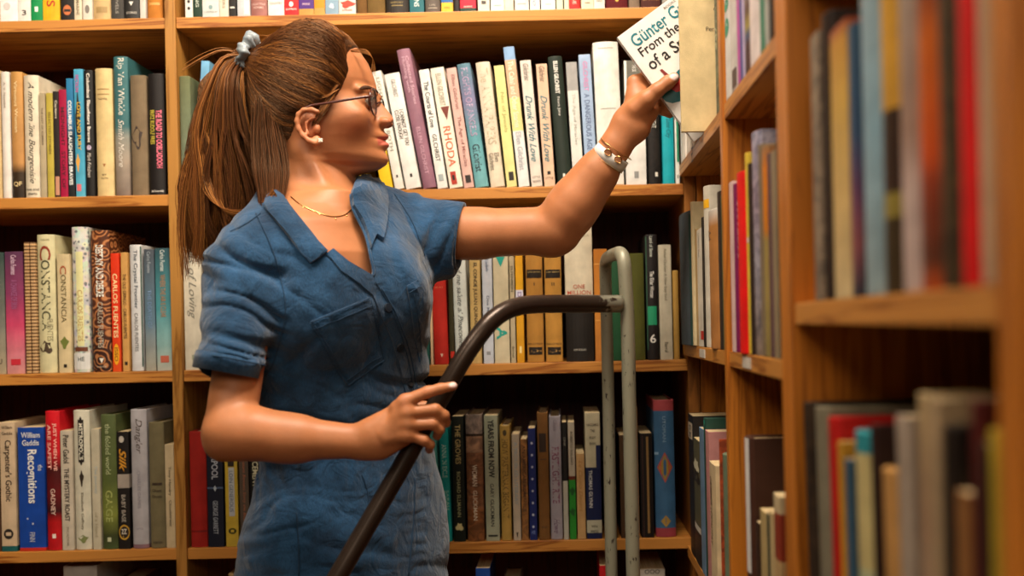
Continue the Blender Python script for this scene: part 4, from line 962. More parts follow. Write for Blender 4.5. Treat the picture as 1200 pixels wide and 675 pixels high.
def ear_prims():
    pr = []
    Ye = YH-.0705
    path = [(372, 131), (365, 128.5), (356, 129), (350, 134), (348, 142), (350, 151), (355, 159), (362, 165), (369, 168)]
    for a, b in zip(path, path[1:]):
        pr.append(cap(P(*a, Ye-.006), P(*b, Ye-.007), .0034, .0034, .003))
    pr.append(ell(P(361, 147, Ye+.006), (.0125, .006, .020), .006))
    pr.append(ell(P(371, 165, Ye-.002), (.0065, .005, .0075), .005))
    pr.append(cap(P(368, 138, Ye-.004), P(359, 144, Ye-.004), .0028, .0026, .003))
    pr.append(cap(P(359, 144, Ye-.004), P(361, 156, Ye-.004), .0026, .003, .003))
    pr.append(ell(P(366, 149, Ye-.006), (.0072, .006, .0095), .004, 's'))
    pr.append(ell(P(357, 142, Ye-.009), (.0035, .004, .010), .003, 's'))
    pr.append(ell(P(372, 151, Ye+.002), (.0045, .0045, .0070), .005))
    # far ear
    pr.append(ell((P(360, 146, YH).x, YH+.071, P(360, 146, YH).z), (.013, .009, .026), .006))
    return pr
SH_N = P(287, 312, 1.30); SH_F = P(478, 262, 1.53)
EL_N = P(268.5, 507, 1.225); WR_N = P(428, 518, 1.235)
EL_F = P(650, 270, 1.50); WR_F = P(722, 171, 1.462)
def torso_rows(g=0.):
    Yc = 1.42
    R_ = [(228, 384, .055, .052), (244, 384, .088, .058), (258, 386, .125, .066), (275, 388, .150, .078), (300, 390, .158, .094), (330, 389, .153, .102), (355, 390, .150, .106), (385, 391, .144, .105), (420, 394, .135, .097), (460, 397, .127, .090), (500, 402, .124, .087), (535, 412, .126, .084), (570, 411, .138, .091), (610, 408, .149, .101), (650, 406.5, .155, .107), (690, 406, .157, .110), (740, 408, .155, .11)]
    return [(P(x, y, Yc).z, P(x, y, Yc).x, Yc, a+g, b+g) for y, x, a, b in R_]
def hand_near():
    s = lambda x, y, Y: P(x, y, Y)
    pr = []
    Yb = 1.232
    # wrist and back of the hand
    pr.append(cap(WR_N, s(447, 508, Yb), .0205, .019, .012, flat=(0, 1, .0), fr=.75))
    pr.append(cap(s(440, 508, Yb), s(470, 478, Yb), .019, .010, .012, flat=(0, 1, 0), fr=.72))
    pr.append(cap(s(442, 511, Yb), s(474, 489, Yb), .019, .0105, .012, flat=(0, 1, 0), fr=.72))
    pr.append(cap(s(444, 515, Yb), s(474, 501, Yb), .018, .0105, .012, flat=(0, 1, 0), fr=.72))
    pr.append(cap(s(446, 519, Yb), s(473, 513, Yb), .017, .0100, .012, flat=(0, 1, 0), fr=.72))
    def finger(pts, rs, k=.003):
        for i in range(len(pts)-1):
            pr.append(cap(s(*pts[i]), s(*pts[i+1]), rs[i], rs[i+1], k if i else .006))
    finger([(466, 478, 1.226), (476, 470, 1.224), (501, 459.5, 1.226), (516, 455.5, 1.229), (531, 452.5, 1.232)], [.0094, .0084, .0073, .0065, .0056])
    finger([(468, 489, 1.224), (480, 483.5, 1.223), (510, 480, 1.226), (520, 487, 1.231), (523, 496, 1.242)], [.0092, .0082, .0074, .0069, .0058])
    finger([(468, 501, 1.224), (480, 498, 1.222), (507, 496.5, 1.225), (515, 503, 1.231), (512, 511, 1.243)], [.0090, .0079, .0072, .0066, .0056])
    finger([(466, 513, 1.226), (480, 510, 1.222), (497, 516, 1.224), (504, 521, 1.229), (503, 527, 1.240)], [.0086, .0073, .0066, .0058, .0052])
    # thumb passes behind the rail
    finger([(444, 500, 1.245), (462, 486, 1.262), (482, 478, 1.276), (498, 476, 1.274)], [.012, .0105, .0092, .0070], .006)
    for a_, b_ in (((448, 507), (472, 474)), ((450, 510), (475, 485)), ((452, 513), (475, 498)), ((452, 517), (474, 510))):
        pr.append(cap(s(*a_, 1.2185), s(*b_, 1.2190), .0030, .0030, .008))
    # knuckles
    for q in ((474, 471, 1.222), (477, 484, 1.218), (477, 497, 1.218), (476, 510, 1.219)):
        pr.append(ell(s(*q), (.0085, .0075, .0085), .006))
    return pr
def hand_far():
    s = lambda x, y, Y: P(x, y, Y)
    pr = []
    fl = (.25, 1, .0)
    pr.append(cap(WR_F, s(736, 145, 1.455), .0215, .0235, .012, flat=fl, fr=.62))
    pr.append(cap(s(740, 146, 1.455), s(749, 112, 1.458), .0235, .0145, .014, flat=fl, fr=.60))
    pr.append(cap(s(745, 147, 1.460), s(762, 125, 1.466), .0205, .013, .014, flat=fl, fr=.60))
    # thumb on the cover
    def finger(pts, rs, k=.003):
        for i in range(len(pts)-1):
            pr.append(cap(s(*pts[i]), s(*pts[i+1]), rs[i], rs[i+1], k if i else .010))
    finger([(746, 128, 1.446), (758, 117, 1.437), (770, 106, 1.4325), (782, 97, 1.4335), (790, 91.5, 1.436)], [.0165, .0135, .0105, .0098, .0080], .004)
    # index: knuckle shows left of the spine, then goes behind the book
    finger([(744, 112, 1.460), (744, 97, 1.464), (756, 92, 1.472), (770, 98, 1.474), (782, 105, 1.474)], [.0130, .0112, .0095, .0085, .0075], .004)
    finger([(750, 118, 1.462), (757, 106, 1.472), (770, 108, 1.477), (784, 114, 1.477), (794, 119, 1.474)], [.0130, .0105, .0092, .0082, .007], .004)
    finger([(756, 126, 1.466), (766, 118, 1.476), (778, 120, 1.479), (789, 125, 1.477)], [.0120, .0098, .0085, .007], .004)
    finger([(760, 134, 1.466), (768, 126, 1.476), (777, 129, 1.480), (785, 134, 1.478)], [.0110, .0088, .0075, .006], .004)
    return pr
def body_prims():
    pr = head_prims()
    pr.append(cap(P(354, 172, YH+.004), P(366, 236, YH-.004), .0470, .0465, .016))
    pr.append(cap(P(372, 190, YH), P(376, 232, YH-.006), .040, .043, .016))
    pr.append(cap(P(384, 200, YH-.004), P(398, 252, 1.40), .020, .016, .02))        # throat
    pr.append(cap(P(356, 178, YH-.045), P(396, 246, 1.385), .006, .005, .022))        # neck muscle
    pr.append(loft(torso_rows(-.006), .02, (TL, TF)))
    pr.append(cap(P(352, 236, 1.43), SH_N+Vector((.02, .02, -.012)), .040, .034, .03))
    pr.append(cap(P(385, 235, 1.46), SH_F+Vector((-.02, 0, -.02)), .038, .034, .03))
    # collar bones
    pr.append(cap(P(392, 262, 1.355), P(345, 262, 1.32), .006, .006, .014))
    pr.append(cap(P(404, 262, 1.365), P(440, 250, 1.42), .006, .006, .014))
    # near arm
    pr.append(cap(SH_N+Vector((.006, .01, -.01)), EL_N, .033, .0300, .015))
    pr.append(cap(EL_N, P(300, 507, 1.222), .0295, .0305, .012))
    pr.append(cap(P(285, 508, 1.222), P(345, 514, 1.227), .0315, .0275, .012))
    pr.append(cap(P(335, 513.5, 1.227), WR_N, .0283, .0195, .015, flat=(0, 1, 0), fr=.92))
    pr.append(ell(P(259, 524, 1.23), (.012, .013, .012), .02))
    # far arm
    pr.append(cap(SH_F+Vector((0, 0, -.01)), P(560, 274, 1.52), .037, .0365, .015))
    pr.append(cap(P(545, 274, 1.52), EL_F, .0370, .0355, .015))
    pr.append(cap(EL_F+Vector((.004, 0, .002)), P(676, 236, 1.488), .0365, .0375, .012))
    pr.append(cap(P(668, 246, 1.49), P(700, 203, 1.476), .0375, .0305, .012))
    pr.append(cap(P(692, 214, 1.478), WR_F, .0305, .0215, .012, flat=(0, 1, 0), fr=.82))
    pr.append(ell(P(644, 288, 1.505), (.015, .014, .012), .02))
    # hips and legs
    hipL, hipR = Vector((P(385, 650, 1.36).x, 1.365, H-.36)), Vector((P(428, 650, 1.48).x, 1.475, H-.36))
    for hp, kn, an in ((hipL, Vector((-.305, 1.355, .50)), Vector((-.33, 1.36, .085))), (hipR, Vector((-.225, 1.475, .50)), Vector((-.245, 1.49, .085)))):
        pr.append(cap(hp, kn, .070, .052, .03)); pr.append(cap(kn, kn.lerp(an, .35), .05, .05, .02)); pr.append(cap(kn.lerp(an, .3), an, .05, .034, .02))
        pr.append(cap(an, an+Vector((.11, -.03, -.045)), .034, .026, .02))
    hn, hf = hand_near(), hand_far()
    return pr+ear_prims()+hn+hf
def noise3(p, s, seed=0, n=7):
    r = np.random.RandomState(seed); v = np.zeros(len(p))
    for i in range(n):
        k = r.normal(size=3); k /= np.linalg.norm(k); v += np.sin(p@k*s*(.6+r.rand()*.9)+r.rand()*6.28)
    return v/math.sqrt(n)
def vnoise(x, y, seed):
    x = np.asarray(x)+1000.; y = np.asarray(y)+1000.
    xi, yi = np.floor(x).astype(np.int64), np.floor(y).astype(np.int64); fx, fy = x-xi, y-yi
    fx = fx*fx*fx*(fx*(fx*6-15)+10); fy = fy*fy*fy*(fy*(fy*6-15)+10)
    def h(a, b):
        n_ = (a*374761393+b*668265263+int(seed)*982451653) & 0xffffffff
        n_ = ((n_ ^ (n_ >> 13))*1274126177) & 0xffffffff
        return ((n_ ^ (n_ >> 16)) & 0xffff)/65535.
    return (h(xi, yi)*(1-fx)+h(xi+1, yi)*fx)*(1-fy)+(h(xi, yi+1)*(1-fx)+h(xi+1, yi+1)*fx)*fy
def in_poly(px, py, poly):
    """signed distance in px, negative inside"""
    poly = np.array(poly, float); n = len(poly)
    d = np.full(len(px), 1e9); s = np.zeros(len(px), bool)
    for i in range(n):
        a, b = poly[i], poly[(i+1) % n]; e = b-a
        wx, wy = px-a[0], py-a[1]
        t = np.clip((wx*e[0]+wy*e[1])/(e@e), 0, 1)
        d = np.minimum(d, (wx-e[0]*t)**2+(wy-e[1]*t)**2)
        c = ((a[1] > py) != (b[1] > py)) & (px < (b[0]-a[0])*(py-a[1])/((b[1]-a[1]) if b[1] != a[1] else 1e-9)+a[0])
        s ^= c
    return np.sqrt(d)*np.where(s, -1, 1)
NECK = [(300, 150), (335, 236), (352, 258), (383, 298), (405, 314), (436, 324), (434, 300), (428, 275), (414, 246), (411, 224), (440, 150)]
def suit_prims():
    g = .007
    pr = [loft(torso_rows(g), .02, (TL, TF))]
    # bust and pocket fullness
    for q, r in (((372, 352, 1.315), .060), ((452, 345, 1.375), .052)):
        pr.append(ell(P(*q[:2], q[2]), (r, r*.8, r*1.05), .05))
    pr.append(cap(P(345, 238, 1.43), SH_N+Vector((.012, .015, -.006)), .050, .050, .03))
    pr.append(cap(P(390, 236, 1.465), SH_F+Vector((-.02, 0, -.006)), .046, .050, .03))
    # sleeves
    cn = P(269, 430, 1.238)
    pr.append(cap(SH_N+Vector((0, .005, -.01)), cn, .0475, .0355, .02))
    cf = P(541, 277, 1.522)
    pr.append(cap(SH_F+Vector((-.01, 0, -.01)), cf, .052, .047, .022))
    pr.append(cap(P(470, 285, 1.50), P(520, 292, 1.515), .045, .038, .03))
    # legs
    hipL, hipR = Vector((P(385, 650, 1.36).x, 1.365, H-.36)), Vector((P(428, 650, 1.48).x, 1.475, H-.36))
    for hp, kn, an in ((hipL, Vector((-.305, 1.355, .50)), Vector((-.33, 1.36, .16))), (hipR, Vector((-.225, 1.475, .50)), Vector((-.245, 1.49, .16)))):
        pr.append(cap(hp, kn, .082, .075, .03)); pr.append(cap(kn, an, .075, .066, .02))
    # folds
    def disp(p):
        px, py = PX(p)
        d = np.zeros(len(p))
        wob = noise3(p, 22, 3)*.9
        def crease(ang, lam, ln, seed, warp=.35, pw=1.6):
            c, s_ = math.cos(math.radians(ang)), math.sin(math.radians(ang))
            u = (px*c+py*s_)/ln; v = (-px*s_+py*c)/lam
            w_ = vnoise(u*1.3+seed, v*.5+9.1, seed)-.5
            n_ = vnoise(u, v+w_*warp*4, seed+1)
            return (1-np.abs(2*n_-1))**pw-.45
        def reg(poly, soft):
            return np.exp(-(np.maximum(0, in_poly(px, py, poly))/soft)**2)
        sl = reg([(240, 300), (326, 310), (322, 400), (300, 436), (238, 424)], 14)
        d += sl*crease(16, 15, 95, 1)*.0065+sl*crease(38, 34, 120, 4)*.0050
        sh = reg([(262, 262), (330, 240), (372, 320), (330, 350), (262, 330)], 14)
        d += sh*crease(28, 30, 130, 7)*.0045
        ch = reg([(335, 310), (440, 330), (470, 420), (400, 440), (335, 400)], 18)
        d += ch*crease(32, 24, 100, 11)*.0042+ch*crease(-40, 30, 80, 13)*.0028
        wa = reg([(300, 415), (500, 400), (500, 480), (300, 490)], 16)
        d += wa*crease(-16, 30, 120, 17)*.0085+wa*crease(14, 15, 60, 19)*.0028
        d += np.exp(-((py-503-(px-380)*.05)/11)**2)*.0065
        ga = np.exp(-((py-545)/38)**2)
        d += ga*crease(84, 9, 70, 23)*.0036
        lo_ = 1/(1+np.exp(-(py-575)/14))
        d += lo_*crease(-8, 15, 85, 29, .6)*.0032*(px < 500)+lo_*crease(12, 34, 110, 31)*.0040
        fs = reg([(485, 215), (550, 236), (530, 320), (495, 315)], 8)
        d += fs*crease(104, 11, 70, 37)*.0055
        rf = reg([(445, 225), (490, 225), (502, 330), (470, 400), (455, 330)], 12)
        d += rf*crease(66, 15, 90, 41)*.0048
        d += noise3(p, 90, 5)*.0005+noise3(p, 40, 6)*.0010
        wgt = 1-.75*np.exp(-(in_poly(px, py, NECK)/7)**2)
        wgt *= np.where(py > 408, 1-.85*np.exp(-((px-268)**2/60**2+(py-434)**2/12**2)), 1)
        wgt *= 1-.85*np.exp(-((px-545)/12)**2)
        return d*wgt-.0035
    lo = np.array([-.8, .9, -.1]); hi = np.array([.3, 1.8, 2.])
    pr.append(Prim(disp, lo, hi, 0, 'd'))
    # openings
    def neck(p):
        px, py = PX(p)
        d = in_poly(px, py, NECK)*.00122
        front = (p[:, 0]-P(366, 236, 1.45).x)*TF[0]+(p[:, 1]-1.46)*TF[1]
        hole = np.sqrt(((p[:, 0]-P(366, 236, 1.45).x)/1.0)**2+(p[:, 1]-1.452)**2)-.056
        hole = np.where(p[:, 2] > P(366, 262, 1.45).z, hole, .05)
        return np.minimum(np.maximum(d, -front-.0), hole)
    q = P(300, 340, 1.2); r_ = P(450, 150, 1.6)
    pr.append(Prim(neck, (q.x-.1, 1.1, q.z-.02), (r_.x+.1, 1.7, r_.z+.1), .003, 's'))
    def inner(a, b, r, e):
        a, b = A3(a), A3(b); u = (b-a)/np.linalg.norm(b-a); L = np.linalg.norm(b-a)
        def f(p):
            t = (p-a)@u; w = (p-a)-t[:, None]*u; rad = np.sqrt((w*w).sum(1))
            ins = np.maximum(rad-r, L-e-t)         # hollow near the end
            end = L-t                               # beyond the cuff plane
            far = rad-.06
            return np.minimum(ins, np.maximum(end, far))
        m = .12
        return Prim(f, b-m, b+m, .002, 's')
    pr.append(inner(SH_N+Vector((0, .005, -.01)), cn+(cn-SH_N).normalized()*.004, .0335, .03))
    sf = P(430, 262, 1.53)
    pr.append(inner(sf, P(540, 278, 1.522), .0445, .05))
    return pr
def skin_mat():
    m, nt, b = newmat('skin')
    at = nd(nt, 'ShaderNodeAttribute'); at.attribute_name = 'Col'
    tc = nd(nt, 'ShaderNodeTexCoord')
    n = nd(nt, 'ShaderNodeTexNoise'); n.inputs['Scale'].default_value = 34; n.inputs['Detail'].default_value = 5
    lk(nt, tc.outputs['Object'], n.inputs['Vector'])
    mr = nd(nt, 'ShaderNodeMapRange'); mr.inputs['From Min'].default_value = .3; mr.inputs['From Max'].default_value = .7; mr.inputs['To Min'].default_value = .9; mr.inputs['To Max'].default_value = 1.08
    lk(nt, n.outputs['Fac'], mr.inputs['Value'])
    lk(nt, mixc(nt, 1., at.outputs['Color'], mr.outputs[0], 'MULTIPLY'), b.inputs['Base Color'])
    b.inputs['Roughness'].default_value = .48; b.inputs['Specular IOR Level'].default_value = .36
    b.inputs['Subsurface Weight'].default_value = .07; b.inputs['Subsurface Radius'].default_value = (.012, .005, .003)
    b.inputs['Subsurface Scale'].default_value = .5
    n2 = nd(nt, 'ShaderNodeTexNoise'); n2.inputs['Scale'].default_value = 420; n2.inputs['Detail'].default_value = 3
    lk(nt, tc.outputs['Object'], n2.inputs['Vector'])
    bp = nd(nt, 'ShaderNodeBump'); bp.inputs['Strength'].default_value = .12; bp.inputs['Distance'].default_value = .001
    lk(nt, n2.outputs['Fac'], bp.inputs['Height']); lk(nt, bp.outputs[0], b.inputs['Normal'])
    return m
def denim_mat():
    m, nt, b = newmat('blue_linen')
    tc = nd(nt, 'ShaderNodeTexCoord')
    n = nd(nt, 'ShaderNodeTexNoise'); n.inputs['Scale'].default_value = 16; n.inputs['Detail'].default_value = 8; n.inputs['Roughness'].default_value = .62
    lk(nt, tc.outputs['Object'], n.inputs['Vector'])
    r = ramp(nt, [(.30, '17314c'), (.5, '1f4567'), (.72, '2f5b85')]); lk(nt, n.outputs['Fac'], r.inputs[0])
    mp = nd(nt, 'ShaderNodeMapping'); mp.inputs['Scale'].default_value = (900, 900, 160); lk(nt, tc.outputs['Object'], mp.inputs['Vector'])
    n2 = nd(nt, 'ShaderNodeTexNoise'); n2.inputs['Scale'].default_value = 1.3; n2.inputs['Detail'].default_value = 3; lk(nt, mp.outputs[0], n2.inputs['Vector'])
    r2 = ramp(nt, [(.3, 'b0b0b0'), (.7, 'ffffff')]); lk(nt, n2.outputs['Fac'], r2.inputs[0])
    lk(nt, mixc(nt, .8, r.outputs[0], r2.outputs[0], 'MULTIPLY'), b.inputs['Base Color'])
    b.inputs['Roughness'].default_value = .88; b.inputs['Specular IOR Level'].default_value = .15
    b.inputs['Sheen Weight'].default_value = .25
    n3 = nd(nt, 'ShaderNodeTexNoise'); n3.inputs['Scale'].default_value = 30; n3.inputs['Detail'].default_value = 6; n3.inputs['Distortion'].default_value = 1.2
    lk(nt, tc.outputs['Object'], n3.inputs['Vector'])
    bp = nd(nt, 'ShaderNodeBump'); bp.inputs['Strength'].default_value = .65; bp.inputs['Distance'].default_value = .007
    lk(nt, n3.outputs['Fac'], bp.inputs['Height'])
    bp2 = nd(nt, 'ShaderNodeBump'); bp2.inputs['Strength'].default_value = .5; bp2.inputs['Distance'].default_value = .0012
    lk(nt, n2.outputs['Fac'], bp2.inputs['Height']); lk(nt, bp.outputs[0], bp2.inputs['Normal']); lk(nt, bp2.outputs[0], b.inputs['Normal'])
    return m
def hair_mat():
    m, nt, b = newmat('brown_hair')
    at = nd(nt, 'ShaderNodeAttribute'); at.attribute_name = 'Col'
    lk(nt, at.outputs['Color'], b.inputs['Base Color'])
    b.inputs['Roughness'].default_value = .42; b.inputs['Specular IOR Level'].default_value = .5; b.inputs['Specular Tint'].default_value = (1, .62, .34, 1)
    return m
def bvh_of(verts, quads):
    return BVHTree.FromPolygons([tuple(v) for v in verts.tolist()], [tuple(q) for q in quads.tolist()])
EYE = Vector((0, 0, H))
def cast(bvh, px, py, Yd=1.4):
    d = (P(px, py, 1.0)-EYE).normalized()
    h = bvh.ray_cast(EYE+d*.6, d, 1.6)
    if h[0] is None:
        h = bvh.find_nearest(P(px, py, Yd))
    return h[0], h[1]
def patch(name, poly, bvh, m, parent, off=.001, th=.0015, step=4., Yd=1.4, puff=0.):
    """a piece of cloth cut to an outline and laid on the surface beneath, with real thickness"""
    bm = bmesh.new()
    pts = []
    n = len(poly)
    for i in range(n):
        a, b = Vector(poly[i]), Vector(poly[(i+1) % n]); k = max(1, int((b-a).length/step))
        for j in range(k): pts.append(a.lerp(b, j/k))
    from mathutils.geometry import delaunay_2d_cdt
    xs = [p.x for p in pts]; ys = [p.y for p in pts]
    inner = []
    gx = np.arange(min(xs), max(xs), step); gy = np.arange(min(ys), max(ys), step)
    G = np.array([(x+(j % 2)*step/2, y) for j, y in enumerate(gy) for x in gx])
    dd = in_poly(G[:, 0], G[:, 1], [(p.x, p.y) for p in pts])
    inner = [Vector(g) for g, q in zip(G.tolist(), dd) if q < -step*.5]
    allp = pts+inner
    v2, e2, f2, *_ = delaunay_2d_cdt(allp, [(i, (i+1) % len(pts)) for i in range(len(pts))], [], 1, 1e-4)
    X = np.array([(v.x, v.y) for v in v2]); dist = in_poly(X[:, 0], X[:, 1], [(p.x, p.y) for p in pts])
    top, bot = [], []
    for (x, y), q in zip(X, dist):
        p, nn = cast(bvh, x, y, Yd)
        if nn.dot(EYE-p) < 0: nn = -nn
        u = min(1, max(0, -q)/6.)
        top.append(p+nn*(off+th+puff*u)); bot.append(p+nn*off*.2)
    N = len(top); faces = [tuple(f) for f in f2]
    # boundary
    from collections import Counter
    cnt = Counter(); di = {}
    for f in faces:
        for a, b in zip(f, f[1:]+f[:1]):
            cnt[frozenset((a, b))] += 1; di[frozenset((a, b))] = (a, b)
    fs = list(faces)+[tuple(i+N for i in reversed(f)) for f in faces]
    for e, c in cnt.items():
        if c == 1:
            a, b = di[e]; fs.append((b, a, a+N, b+N))
    me = mesh(top+bot, fs)
    bm = bmesh.new(); bm.from_mesh(me); bmesh.ops.recalc_face_normals(bm, faces=bm.faces); bm.to_mesh(me); bm.free()
    return link(name, me, m, parent, False)
def seam(path, bvh, r=.00055, off=.0012, Yd=1.4, n=None):
    pts = smoothpath([(x, y, 0) for x, y in path], n or max(6, int(sum(math.dist(a, b) for a, b in zip(path, path[1:]))/4)))
    out = []
    for q in pts:
        p, nn = cast(bvh, q.x, q.y, Yd)
        if nn.dot(EYE-p) < 0: nn = -nn
        out.append(p+nn*off)
    return tube_geo(out, r, 5)
def person():
    import time; t0 = time.time()
    root = tag(empty('person', (-.28, 1.42, 0)), 'woman with a brown ponytail in a blue jumpsuit, holding the rail and a book', 'person')
    def attach(o): o.matrix_parent_inverse = Matrix.Translation((.28, -1.42, 0)); return o
    class RootP: pass
    def lk2(name, me, m, par=root, smooth=False):
        o = link(name, me, m, par, smooth); 
        if par is root: attach(o)
        return o
    # ---- body
    prims = body_prims()
    me, V, Q = surface(prims, (-.50, 1.10, 0.0), (.22, 1.62, 1.68), .0018, smooth=1)
    px, py = PX(V)
    col = np.tile(np.array(hx('ae7048')[:3]), (len(V), 1))
    def paint(mask, c, s=1.):
        mask = np.clip(mask, 0, 1)[:, None]*s; col[:] = col*(1-mask)+np.array(hx(c)[:3])*mask
    onface = ((V[:, 1] < YH+.05) & (px < 470) & (py < 215)).astype(float)
    g = lambda x, y, sx, sy: np.exp(-((px-x)/sx)**2-((py-y)/sy)**2)
    paint(onface*g(415, 148, 22, 15)*.9, 'b05a38', .5); paint(onface*g(388, 124, 12, 20), '7a4a2c', .55)
    paint(onface*g(458, 141, 8, 8), 'd07a5c', .4)
    paint(onface*g(362, 148, 14, 18), 'c87250', .5)
    yy = V[:, 1]-YH
    lipm = np.clip(1.6-np.maximum(np.abs(py-164.8-(px < 448)*(448-px)*.12)/6.4, 0)**2*(1+np.clip((452-px)/10, 0, 3)), 0, 1)*(px > 442.5)*(np.abs(yy) < .024)
    paint(onface*lipm, 'b4564a', .85)
    # nails
    for (x, y, Yn, r) in ((531.5, 450.8, 1.224, 3.6), (790.5, 89.5, 1.427, 4.6)):
        c = np.array(P(x, y, Yn)); dd = np.linalg.norm((V-c)*np.array([1, .8, 1.4]), axis=1)
        paint(np.clip(2.2-dd/(.0055 if x < 600 else .0068)*1.6, 0, 1), 'f0d8d4', .9)
    # knuckles a little redder
    for (x, y, Yn) in ((501, 459, 1.216), (512, 480, 1.21), (508, 496, 1.21), (497, 516, 1.21), (475, 471, 1.215), (640, 290, 1.5), (252, 525, 1.2)):
        c = np.array(P(x, y, Yn)); dd = np.linalg.norm(V-c, axis=1); paint(np.exp(-(dd/.009)**2), 'c47c58', .45)
    setcol(me, col)
    lk2('body', me, skin_mat(), smooth=True)
    bvb = bvh_of(V, Q)
    print('body', len(V), round(time.time()-t0, 1))
    # ---- jumpsuit
    sp = suit_prims()
    me2, V2, Q2 = surface(sp, (-.52, 1.10, .10), (.02, 1.64, 1.50), .0024, smooth=3)
    den = denim_mat()
    suit = lk2('jumpsuit', me2, den, smooth=True)
    _, V4, Q4 = surface([q for q in sp if q.op != 's'], (-.52, 1.10, .80), (.02, 1.64, 1.50), .0036, smooth=1)
    bvs = bvh_of(V4, Q4)
    print('suit', len(V2), round(time.time()-t0, 1))
    dark = plain('1c3048', .9, name='stitching'); line_ = plain('1d3852', .9, name='stitching')
    # collar, near side with its notched point
    patch('collar', [(324, 226), (333, 233), (338, 243), (350, 257), (368, 280), (383, 296), (374, 303), (364, 309), (352, 296), (336, 276), (320, 256), (310, 243), (314, 232)], bvs, den, suit, .0035, .002, 4, puff=.002)
    patch('collar', [(412, 243), (410, 228), (416, 214), (426, 206), (436, 206), (446, 214), (452, 232), (452, 252), (449, 272), (447, 283), (440, 278), (434, 292), (430, 276), (422, 258)], bvs, den, suit, .005, .002, 4, Yd=1.44, puff=.002)
    # button placket
    patch('placket', [(383, 297), (390, 292), (408, 307), (434, 322), (446, 338), (456, 352), (468, 372), (478, 402), (486, 440), (490, 470), (476, 470), (468, 430), (458, 396), (446, 370), (436, 346), (420, 332), (400, 318)], bvs, den, suit, .0012, .0012, 5)
    for poly, top in (([(364, 376), (431, 349), (440, 385), (448, 422), (430, 434), (406, 452), (394, 432), (380, 404)], [(364, 376), (431, 349), (434, 357), (368, 386)]),
                      ([(476, 335), (489, 328), (495, 350), (497, 380), (496, 405), (491, 424), (486, 400), (482, 368)], [(476, 335), (489, 328), (491, 335), (478, 343)])):
        pk = patch('pocket', poly, bvs, den, suit, .0012, .0012, 5, puff=.0015)
    gs = []
    def S(path, **k): gs.append(seam(path, bvs, **k))
    S([(366, 386), (434, 358)], off=.0042); S([(365, 377), (431, 350)], off=.0045, r=.0008)
    S([(364, 377), (380, 404), (394, 432), (405, 451)], off=.0042); S([(369, 380), (384, 404), (398, 432), (407, 446)], off=.0044)
    S([(432, 350), (441, 386), (448, 421)], off=.0042); S([(437, 358), (444, 392)], off=.0040)
    S([(448, 422), (430, 434), (406, 452)], off=.0042); S([(445, 417), (428, 428), (405, 446)], off=.0044)
    S([(484, 344), (489, 380), (491, 420)], off=.004); S([(478, 343), (491, 335)], off=.0045)
    S([(438, 330), (452, 352), (463, 376), (472, 404), (480, 440), (484, 468)], off=.0032)
    S([(446, 338), (462, 366), (474, 398), (483, 436), (488, 466)], off=.0035, r=.0008)
    S([(309, 245), (336, 276), (364, 306), (381, 295)], off=.0075, r=.0006)
    S([(300, 150+100), (318, 290), (330, 330), (334, 370), (322, 420), (312, 440)], off=.0012)           # armhole seam
    S([(270, 272), (290, 262), (306, 250)], off=.0012)
    S([(462, 228), (484, 262), (497, 300)], off=.0012)
    S([(238, 416), (262, 418), (290, 424), (312, 428)], off=.0016, r=.0010)
    S([(348, 600), (350, 640), (350, 675)], off=.001, r=.0009)
    S([(486, 560), (484, 610), (478, 675)], off=.001, r=.0009)
    S([(424, 556), (431, 580), (430, 610)], off=.001, r=.0006)
    for g_ in gs: link('seam', mesh(*g_), line_, suit, True)
    link('neck_hem', mesh(*seam([(334, 234), (340, 243), (352, 258), (368, 278), (383, 298), (405, 313.5), (436, 323.5), (434, 300), (428, 275), (414, 246), (411, 228)], bvs, r=.0022, off=.0002, n=60)), den, suit, True)
    # cuffs
    for a, b, r, nm in ((P(269, 417, 1.2385), P(264.7, 437, 1.236), .0382, 'cuff'), (P(528, 276.5, 1.5225), P(540.5, 278, 1.522), .0498, 'cuff')):
        ax = (b-a).normalized(); u = ax.cross(Vector((0, 1, 0))).normalized(); w = ax.cross(u)
        vs, fs = [], []; N = 48
        prof = [(0, r-.001), (0, r+.0012), (.3, r+.0022), (1, r+.0016), (1.0, r-.0015), (.5, r-.0035), (0, r-.003)]
        Lc = (b-a).length
        for i in range(N):
            t = 2*math.pi*i/N
            for s_, rr_ in prof:
                wv = 1+.02*math.sin(3*t+1)+.012*math.sin(7*t)
                vs.append(a+ax*(s_*Lc)+(u*math.cos(t)+w*math.sin(t))*rr_*wv)
        M_ = len(prof)
        for i in range(N):
            for j in range(M_-1+1):
                j2 = (j+1) % M_; fs.append((i*M_+j, ((i+1) % N)*M_+j, ((i+1) % N)*M_+j2, i*M_+j2))
        me_ = mesh(vs, fs); bm = bmesh.new(); bm.from_mesh(me_); bmesh.ops.recalc_face_normals(bm, faces=bm.faces); bm.to_mesh(me_); bm.free()
        link(nm, me_, den, suit, True)
    # buttons
    btn = plain('1a2430', .35, name='button')
    for (x, y) in ((453, 361), (467, 406), (478, 451)):
        p, nn = cast(bvs, x, y)
        bm = bmesh.new()
        bmesh.ops.create_cone(bm, cap_ends=True, segments=20, radius1=.0064, radius2=.0056, depth=.0022)
        bmesh.ops.create_cone(bm, cap_ends=True, segments=20, radius1=.0032, radius2=.0030, depth=.0028)
        for v in bm.verts: v.co = nn.to_track_quat('Z', 'Y') @ v.co + p + nn*.0040
        mb = bpy.data.meshes.new('m'); bm.to_mesh(mb); bm.free(); link('button', mb, btn, suit)
    print('suit parts', round(time.time()-t0, 1))
    # ---- hair
    hp = head_prims()
    lines = [(30, 421), (46, 424), (54, 416), (60, 407), (70, 406), (82, 410), (94, 405), (104, 401), (112, 396), (118, 391), (124, 384), (128, 374), (132, 352), (150, 345), (170, 342), (190, 338), (212, 334), (240, 330)]
